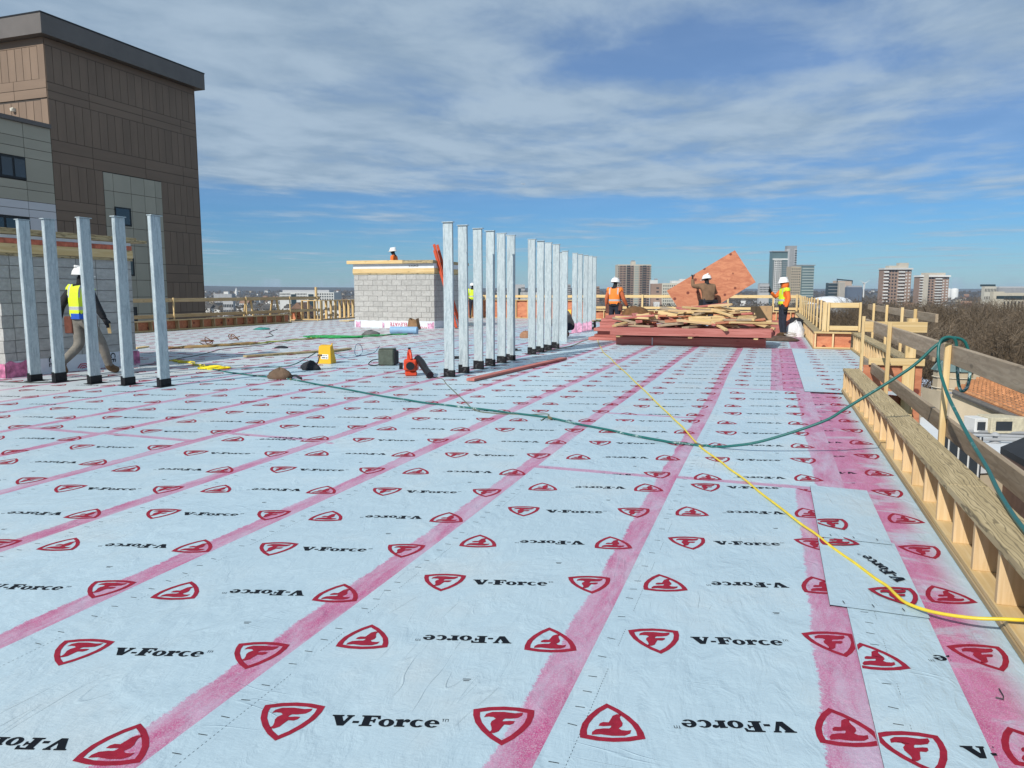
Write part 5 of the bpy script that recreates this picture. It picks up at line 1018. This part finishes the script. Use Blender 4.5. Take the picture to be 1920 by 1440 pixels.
grid(r, -w / 2, -w * .08, 0, h - 2, 5, 15, .42, .5); slab(r, -w * .06, w / 2, -1.2, 0, 0, h + 1, GLT, 'facade_bay'); mb = MB(); [mb.box(-w * .02, w / 2 + .2, -2, -1.2, h * k / 15, h * (k + .42) / 15) for k in range(15)]; mb.build('spandrel_rows', M('spandrel_pale', (.36, .42, .40), .7), r)['kind'] = 'stuff'; slab(r, -w * .3, w * .55, -1.5, dp, h + 1.2, h + 2.4, GRYW, 'roof_edge')
DGL = M('glass_dark', (.025, .045, .055), .15, .2, .05, spec=.6)
r, w, h, dp = block('dark_glass_block', 'dark glass block beside the pale curved hall', 1553, 1574, 530.5, 1300, DGL); mb = MB(); [mb.box(-w / 2, w / 2, -.4, 0, h * (k + .8) / 7, h * (k + 1) / 7) for k in range(7)]; mb.build('spandrel_rows', GRYW, r)['kind'] = 'stuff'
r, w, h, dp = block('concrete_slab_block', 'pale concrete slab between the dark glass block and the curved hall', 1573, 1584, 529, 1290, CONC); mb = MB(); [mb.box(-w * .3 + k * w * .2, -w * .25 + k * w * .2, -.4, 0, 2, h - 1) for k in range(4)]; mb.build('fin_rows', GRYW, r)['kind'] = 'stuff'
r, w, h, dp = block('curved_hall', 'tan hall with a dark swooping roof edge', 1568, 1597, 526.5, 1500, M('hall_tan', (.46, .36, .28), .8, .05, .05)); MB().add([(-w * .52, -1, h - 6), (-w * .52, -1, h + 4), (w * .52, -1, h + 1), (w * .52, -1, h - 6), (w * .46, -1, h - 6), (w * .46, -1, h - .5), (-w * .46, -1, h + 1.2), (-w * .46, -1, h - 6)], [(0, 1, 6, 7), (1, 2, 5, 6), (2, 3, 4, 5)]).build('roof_frame', DGL, r)
r, w, h, dp = block('blue_block', 'low blue-grey block left of the wind turbine', 1589, 1617, 538.5, 1400, M('wall_bluegrey', (.10, .13, .18), .7, .1, .05)); slab(r, -w * .4, w * .5, 3, 14, h, h + 3, GRYW, 'roof_house')
tb = thing('wind_turbine', 'white three-bladed wind turbine on the horizon', 'wind turbine', bearing(1619.5, 1900)); hh = CAMZ + (545 - 531.5) * 1900 / FPX - GZ; tb.rotation_euler = (0, 0, R(YAW)); MB().lathe([(1.9, 0), (1.3, hh)], 12).build('tower', WHT, tb); MB().box(-1.8, 1.8, -3, 5, hh - 1.6, hh + 2).build('nacelle', WHT, tb, bevel=.5)
for a in (35, 150, 272): MB().bar((0, -4, hh), (15 * math.cos(R(a)), -4, hh + 15 * math.sin(R(a))), 1.7, .6, (0, 1, 0), w1=.4, h1=.2).build('blade', WHT, tb)
def apt(label, px0, px1, yt, d, rz):
    r, w, h, dp = block('apartment_block', label, px0, px1, yt, d, BRK2, depth=14); n = 12
    for a, b in ((.0, .16), (.52, .74)):
        X0, X1 = -w / 2 + a * w, -w / 2 + b * w; mb = MB(); [mb.box(X0, X1, -2.6, 0, h * (k + .1) / n, h * (k + .5) / n) for k in range(n)]; mb.build('balcony_rows', WHT, r)['kind'] = 'stuff'
    grid(r, -w / 2 + .17 * w, -w / 2 + .5 * w, 0, h, 3, n, .5, .5); grid(r, -w / 2 + .76 * w, w / 2, 0, h, 2, n, .45, .42, mt=WHT)
    slab(r, -w / 2 - 1, w / 2 + .6, -3, dp, h, h + 2.2, WHT, 'roof_slab'); slab(r, -w * .3, w * .4, 2, dp - 2, h + 2.2, h + 5.6, CONC, 'roof_house'); return r, w, h, dp
r, w, h, dp = apt('brick apartment block with white balconies and a stepped white top, left of the pair', 1655, 1707, 506, 1050, 0); slab(r, w * .08, w * .42, 3, dp - 3, h + 5.6, h + 9.5, CONC, 'roof_house')
r, w, h, dp = apt('wider brick apartment block with a white stair shaft, right of the pair', 1723, 1778, 519.5, 1000, 0); slab(r, -w * .40, -w * .24, -3.4, 0, 0, h + 4, CONC, 'stair_shaft')
for k, (px, d, rad) in enumerate(((1779, 2000, 7.5), (1790, 1900, 9))):
    t_ = thing('storage_tank', ['left white storage tank half hidden by the apartment block', 'right white domed storage tank near the horizon'][k], 'tank', bearing(px, d)); MB().lathe([(rad, 0), (rad, 28), (rad * .8, 30.5), (0, 32)], 20).build('shell', WHT, t_, smooth=True)
r, w, h, dp = block('long_white_block', 'long low white block at the right edge of the skyline', 1846, 1868, 537, 900, M('wall_ivory', (.50, .48, .41), .9, .06, .05), depth=6); grid(r, -w / 2, w / 2, 3, h, 8, 3, .4, .4); slab(r, -w * .3, w * .5, 2, 14, h, h + 2.4, DGL, 'roof_house')
r, w, h, dp = block('flat_grey_block', 'long flat pale-roofed block beyond the wood at the right edge', 1872, 1990, 539.5, 1000, GRYW, depth=12); slab(r, -w * .48, w * .3, 1, 10, h, h + 1.6, MATS['wall_palegrey'], 'roof_house')
r, w, h, dp = block('school_block', 'cream building with tall windows showing above the trees at the right edge', 1868, 1990, 549, 480, M('wall_ivory2', (.50, .46, .37), .9, .06, .05), depth=5); grid(r, -w / 2, w / 2, h * .45, h * .8, 18, 1, .4, .85); slab(r, -w / 2, w / 2, -.8, 2, h * .84, h * .92, DGL, 'cornice'); slab(r, -w / 2 - 2, -w * .38, -.6, 3, 0, h + .8, MATS['wall_ivory2'], 'pavilion')
dm = thing('domed_roof', 'broad white curved roof beyond the far corner of the parapet', 'building', bearing(1558, 330)); zt = CAMZ + (545 - 555.5) * 330 / FPX; R_ = 15; MB().lathe([(9.0, zt - 3.4 - GZ), (8.3, zt - 1.9 - GZ), (6.4, zt - .8 - GZ), (3.4, zt - .15 - GZ), (0, zt - GZ)], 28, sx=1.05).build('roof', M('roof_white', (.66, .68, .70), .6, .05, .1), dm, smooth=True); MB().lathe([(8.8, 0), (8.8, zt - 3.4 - GZ)], 28, sx=1.05).build('wall', GRYW, dm)
# left skyline
r, w, h, dp = block('white_institute', 'long white building with dotted windows beyond the left parapet', 524, 626, 548, 780, M('wall_institute', (.58, .59, .57), .8, .05, .05)); 
for a, b in ((-.49, -.30), (-.22, .0), (.14, .49)): grid(r, a * w, b * w, h - 8.5, h - .5, 8, 3, .5, .5)
for a in (-.29, .03): slab(r, a * w, (a + .09) * w, -.6, 0, 0, h - 2, DGL, 'glass_bay')
slab(r, -w * .46, w * .40, 3, dp * .7, h, h + 2.4, MATS['wall_palegrey'], 'roof_house')
r, w, h, dp = block('pale_office', 'low pale office with small windows seen under the left guard rail', 417, 436, 565, 520, MATS['wall_palegrey']); grid(r, -w / 2, w / 2, 1, h - 1, 6, 4, .55, .5)
r, w, h, dp = block('long_grey_hall', 'long grey low hall on the slope beyond the left parapet', 400, 434, 551, 1300, GRYW); slab(r, w * .05, w * .3, 1, 8, h, h + 4, WHT, 'roof_house')
ch = thing('church_spire', 'thin white church spire on the far hillside at the left', 'church', bearing(443, 2600)); zt = CAMZ + (545 - 539) * 2600 / FPX - GZ; MB().box(-4, 4, -4, 4, 0, zt * .62).lathe([(4, zt * .62), (2.4, zt * .8), (0, zt)], 8).build('steeple', WHT, ch)
r, w, h, dp = block('grey_twin_block', 'grey tower block seen between the front and middle rows of posts', 965, 984, 533.5, 800, MATS['wall_palegrey']); slab(r, -w * .15, w * .1, -.5, 0, 2, h - 4, DGL, 'glass_bay'); grid(r, w * .15, w * .5, 2, h - 2, 3, 8, .5, .5)
r, w, h, dp = block('striped_hall', 'low hall with upright white fins behind the middle posts', 976, 1010, 548, 700, GRYW); mb = MB(); [mb.box(-w / 2 + w * k / 14, -w / 2 + w * (k + .45) / 14, -.5, 0, 1, h) for k in range(14)]; mb.build('fin_rows', WHT, r)['kind'] = 'stuff'
r, w, h, dp = block('dark_office', 'dark office block between the middle and far rows of posts', 1062, 1070, 533, 900, GRYW); grid(r, -w / 2, w / 2, 1, h - 1, 4, 12, .6, .5)
r, w, h, dp = block('brown_office', 'brown office block just left of the worker in the orange vest', 1113, 1124, 537, 900, BRK2); grid(r, -w / 2, w / 2, 1, h - 1, 4, 10, .6, .5)
r, w, h, dp = block('grey_office', 'grey office block with a shallow roof left of the glass tower', 1424, 1442, 533, 1200, MATS['wall_palegrey']); grid(r, -w / 2, w / 2, h - 14, h - 3, 7, 3, .6, .5); slab(r, -w * .4, w * .5, 1, 10, h, h + 1.5, GRYW, 'roof_house')

# ---- neighbouring roofs below the right guard rail
def tilemat():
    m, t, p = pmat('clay_tile'); co = objco(t); n = tnoise(t, co, 3, 4, .6); col = trand(t, tmix(t, smooth(n, .3, .7, t), (.37, .17, .075), (.50, .25, .12)), .22); t.links.new(col, p.inputs['Base Color']); p.inputs['Roughness'].default_value = .85; return m
TILE = tilemat(); CREAM = M('stucco_cream', (.50, .42, .30), .9, .08, 1, .2); WROOF = M('roof_membrane_white', (.62, .64, .65), .7, .06, .5); MET = M('roof_metal_blue', (.09, .12, .17), .4, .1, .5, 0, .3); BRKD = M('wall_brick_dark', (.14, .085, .065), .9, .2, 2, .3)
a, b, c_ = AD(1790, 729, 46), AD(1850, 701, 54), AD(1990, 744, 54); d_ = AD(1880, 790, 44); d_ = Vector((AD(1990, 810, 41)))
tr = thing('tiled_building', 'cream building with an orange clay tile roof below the guard rail', 'building', (a.x, a.y, GZ)); inv = Matrix.Translation((-a.x, -a.y, -GZ))
e1 = (d_ - a); e2 = (b - a); nrm = e1.cross(e2).normalized(); nrm = nrm if nrm.z > 0 else -nrm
MB().add([a, d_, c_, b, a - nrm * .3, d_ - nrm * .3, c_ - nrm * .3, b - nrm * .3], [(0, 1, 2, 3), (4, 7, 6, 5), (0, 4, 5, 1), (1, 5, 6, 2), (2, 6, 7, 3), (3, 7, 4, 0)]).xf(inv).build('roof', M('roof_underlay', (.30, .13, .06), .9), tr)
tm = None; nr, nc = 13, 23
for i in range(nr):
    for k in range(nc):
        f, g2 = i / nr, (k + .5 * (i % 2)) / nc
        if g2 + 1 / nc > 1.0: continue
        P_ = lambda u, v: a.lerp(d_, u).lerp(b.lerp(c_, u), v)
        q = P_(g2, f); ux = (P_(g2 + 1 / nc, f) - q); vx = (P_(g2, f + 1.12 / nr) - q)
        if tm is None: tm = MB().add([(0, 0, .02), (.93, 0, .02), (.93, 1, .005), (0, 1, .005), (0, 0, .12), (.30, 0, .19), (.62, 0, .19), (.93, 0, .12), (.93, 1, .02), (0, 1, .02)], [(0, 1, 7, 6, 5, 4), (4, 5, 9), (5, 6, 8, 9), (6, 7, 8), (1, 2, 8, 7), (0, 4, 9, 3)]).build('roof_tile', TILE, tr).data; o = bpy.data.objects['roof_tile']
        else: o = place('roof_tile', tm, tr)
        o.matrix_local = inv @ Matrix(((ux.x, vx.x, nrm.x, q.x), (ux.y, vx.y, nrm.y, q.y), (ux.z, vx.z, nrm.z, q.z), (0, 0, 0, 1)))
ea, ed = a.copy(), d_.copy(); back = Vector((_fw.x, _fw.y, 0)) * 9
MB().add([ea + back * .04 - Vector((0, 0, .35)), ed + back * .04 - Vector((0, 0, .35)), ed + back * .04 - Vector((0, 0, 4)), ea + back * .04 - Vector((0, 0, 4)), ea + back - Vector((0, 0, .35)), ed + back - Vector((0, 0, .35)), ed + back - Vector((0, 0, 4)), ea + back - Vector((0, 0, 4))], [(3, 2, 1, 0), (0, 4, 7, 3), (4, 5, 6, 7), (1, 2, 6, 5)]).xf(inv).build('wall', CREAM, tr)
gt = MB().tube([ea - nrm * .2, ed - nrm * .2], .17, 8).xf(inv).build('gutter', M('gutter_dark', (.10, .095, .09), .6), tr)
def roofslab(name, label, pix, z, mt, wallmt, thick=.5, drop=18, cat='building'):
    P = [G(x, y, z) for x, y in pix]; o = thing(name, label, cat, (P[0].x, P[0].y, GZ)); poly = [(p.x - P[0].x, p.y - P[0].y) for p in P]
    MB().prism(poly, z - thick - GZ, z - GZ).build('roof', mt, o); k = Vector((sum(x for x, _ in poly) / len(poly), sum(y for _, y in poly) / len(poly))); MB().prism([(k.x + (x - k.x) * .985, k.y + (y - k.y) * .985) for x, y in poly], max(0, z - GZ - drop), z - thick - GZ).build('wall', wallmt, o); return o, P[0]
o = thing('white_roofed_hall', 'hall with a large white roof behind the orange tile roof', 'building', AD(1830, 545, 60)); o.location.z = GZ; m4 = [AD(1826, 690, 57), AD(1990, 739, 57), AD(1990, 700, 72), AD(1842, 677, 72)]; iv = Matrix.Translation((-o.location.x, -o.location.y, -GZ))
MB().add(m4 + [p - Vector((0, 0, .4)) for p in m4], [(0, 1, 2, 3), (7, 6, 5, 4), (0, 4, 5, 1), (1, 5, 6, 2), (2, 6, 7, 3), (3, 7, 4, 0)]).xf(iv).build('roof', WROOF, o)
MB().add([p - Vector((0, 0, .41)) for p in m4] + [p - Vector((0, 0, 8)) for p in m4], [(0, 4, 5, 1), (1, 5, 6, 2), (2, 6, 7, 3), (3, 7, 4, 0)]).xf(iv).build('wall', CREAM, o)
ob, o0 = roofslab('flat_roofed_annex', 'low annex with a white flat roof and rooftop units below the tile roof', [(1700, 786), (1762, 872), (1990, 862), (1990, 792), (1850, 783), (1790, 775)], -6.8, WROOF, CREAM, drop=14)
def unit_box(label, px, py, z, sx, sy, sz, mt):
    q = G(px, py, z); o = thing('rooftop_unit', label, 'rooftop unit', (q.x, q.y, z + .01), R(YAW)); MB().box(-sx / 2, sx / 2, 0, sy, .15, sz).build('housing', mt, o, bevel=.03); MB().box(-sx / 2 + .1, sx / 2 - .1, .1, sy - .1, 0, .15).build('curb', GRYW, o); MB().box(-sx * .4, -sx * .05, -.03, -.002, sz * .3, sz * .8).build('grille', WIN, o); return o
unit_box('large beige rooftop unit on the white annex roof', 1900, 818, -6.8, 2.6, 1.4, 1.05, M('unit_beige', (.52, .47, .34), .6)); unit_box('white rooftop unit beside the beige one', 1848, 816, -6.8, 1.3, 1.1, .95, WHT); unit_box('small beige rooftop unit in front of the tile roof wall', 1866, 800, -6.8, 1.2, .9, .8, MATS['unit_beige'])
q = G(1865, 830, -6.8); o = thing('roof_vent', 'small mushroom vent on the white annex roof', 'vent', (q.x, q.y, -6.79)); MB().lathe([(.3, 0), (.12, .1), (.12, .35), (.28, .4), (.1, .55), (0, .58)], 12).build('cowl', GRYW, o)
for k, y in enumerate((808, 815, 822)): p_, q_ = G(1800, y, -6.6), G(1990, y + 6, -6.6); loose('roof_pipe', ORD[k] + ' grey pipe from the back across the white annex roof', 'pipe', MB().tube([p_, q_], .09, 8), GRYW)
ob, o0 = roofslab('dark_brick_house', 'dark brick building with a black flat roof at the right edge', [(1876, 838), (1990, 900), (1990, 830), (1920, 820)], -6.2, M('roof_black', (.02, .021, .024), .8, .2, 1), BRKD, .3, 13)
o = thing('metal_roof_house', 'small building with a blue-grey ribbed metal roof behind the guard rail post', 'building', G(1725, 760, -6.6)); o.location.z = GZ; m4 = [G(1716, 763, -6.6), G(1826, 765, -6.6), G(1790, 737, -6.0), G(1745, 735, -6.0)]; iv = Matrix.Translation((-o.location.x, -o.location.y, -GZ)); MB().add(m4, [(0, 1, 2, 3)]).xf(iv).build('roof', MET, o)
for k in range(12): f = k / 11; MB().bar(m4[0].lerp(m4[1], f) + Vector((0, 0, .04)), m4[3].lerp(m4[2], f) + Vector((0, 0, .04)), .08, .08).xf(iv).build('roof_rib', M('rib_pale', (.34, .38, .45), .5), o)
MB().prism([((p.x - o.location.x) * 1, (p.y - o.location.y) * 1) for p in (m4[0], m4[1], m4[1] + back * .5, m4[0] + back * .5)], 0, -6.75 - GZ).build('wall', WHT, o)
o = thing('stair_turret', 'cream turret with a green ribbed metal roof seen under the hose loop', 'turret', bearing(1802, 62)); zz0 = CAMZ - (695 - 545) * 62 / FPX - GZ; zz1 = CAMZ - (676 - 545) * 62 / FPX - GZ
MB().lathe([(1.75, zz0), (1.2, zz1), (0, zz1 + .35)], 12).build('roof', M('roof_verdigris', (.10, .16, .16), .6, .2, 1), o)
for k in range(12): a_ = 2 * math.pi * k / 12; MB().bar((1.78 * math.cos(a_), 1.78 * math.sin(a_), zz0 + .03), (1.2 * math.cos(a_), 1.2 * math.sin(a_), zz1 + .03), .09, .08).build('roof_rib', M('rib_verdigris', (.17, .25, .25), .6), o)
MB().lathe([(1.62, 0), (1.62, zz0 - .02)], 12).build('wall', CREAM, o)
for k in range(3): MB().lathe([(1.66, zz0 - .6 - .9 * k), (1.74, zz0 - .55 - .9 * k), (1.66, zz0 - .5 - .9 * k)], 12).build('string_course', M('stone_pale', (.55, .50, .40), .9), o)
ob, o0 = roofslab('grey_clad_house', 'grey clad house with black framed windows seen between the guard rail and parapet', [(1722, 775), (1800, 880), (1860, 960), (1880, 930), (1790, 830), (1745, 770)], -13.0, MATS['gutter_dark'], GRYW, .3, 11)
ob, o0 = roofslab('cream_house', 'cream stucco house with tall barred windows below the near guard rail', [(1755, 872), (1850, 1010), (1905, 985), (1895, 850)], -14.5, WROOF, CREAM, .3, 9)
MB().box(-.9, .9, -.12, 0, 0, 2.2).build('barred_window', WIN).location = (0, 0, 0)
bw = bpy.data.objects['barred_window']; q = AD(1795, 905, 33); bw.location = q; bw.rotation_euler = (0, 0, R(YAW - 55)); tag(bw, 'tall dark barred window of the cream house below the guard rail', 'window')
for k in range(5): MB().box(-.85 + .42 * k, -.79 + .42 * k, -.17, -.122, 0, 2.2).build('window_bar', WHT, bw)
q = G(1725, 740, -9.8); blob('tarp_heap', 'crumpled blue and white tarpaulin beyond the end wall of the recess', 'tarpaulin', (q.x, q.y, -9.8), 2.2, 1.6, 1.7, M('tarp_blue', (.42, .48, .58), .6, .3, 2, .6), 41, amp=.1)

q = AD(981, 345, 6500); o = thing('airplane', 'tiny white airplane low in the blue gap of the sky', 'airplane', q, R(YAW + 200))
MB().tube([(-19, 0, 0), (-15, 0, .6), (0, 0, .6), (14, 0, .4), (19, 0, .9)], [.5, 2, 2, 1.9, .4], 10).build('fuselage', WHT, o); MB().add([(-4, -17, 1), (4, -1, 0), (-3, -1, 0), (-7, -17, 1), (-4, 17, 1), (4, 1, 0), (-3, 1, 0), (-7, 17, 1)], [(0, 1, 2, 3), (4, 7, 6, 5)]).build('wing', WHT, o); MB().add([(14, 0, 2), (19, 0, 2), (20, 0, 7), (17, 0, 7)], [(0, 1, 2, 3)]).build('tail_fin', WHT, o)
# ---- the air over the town
hm = bpy.data.materials.new('haze_air'); hm.use_nodes = True; t = hm.node_tree; t.nodes.clear(); ho = t.nodes.new('ShaderNodeOutputMaterial'); pv = t.nodes.new('ShaderNodeVolumePrincipled')
pv.inputs['Color'].default_value = (.62, .76, .95, 1); pv.inputs['Density'].default_value = 7.0e-5; pv.inputs['Anisotropy'].default_value = 0.0; t.links.new(pv.outputs[0], ho.inputs['Volume'])
hz = MB().box(-10200, 10200, -3300, 11400, GZ - 3, 75).build('haze', hm); hz['kind'] = 'stuff'; hz['label'] = 'thin blue air haze over the far town and hills'
S.cycles.volume_bounces = 0
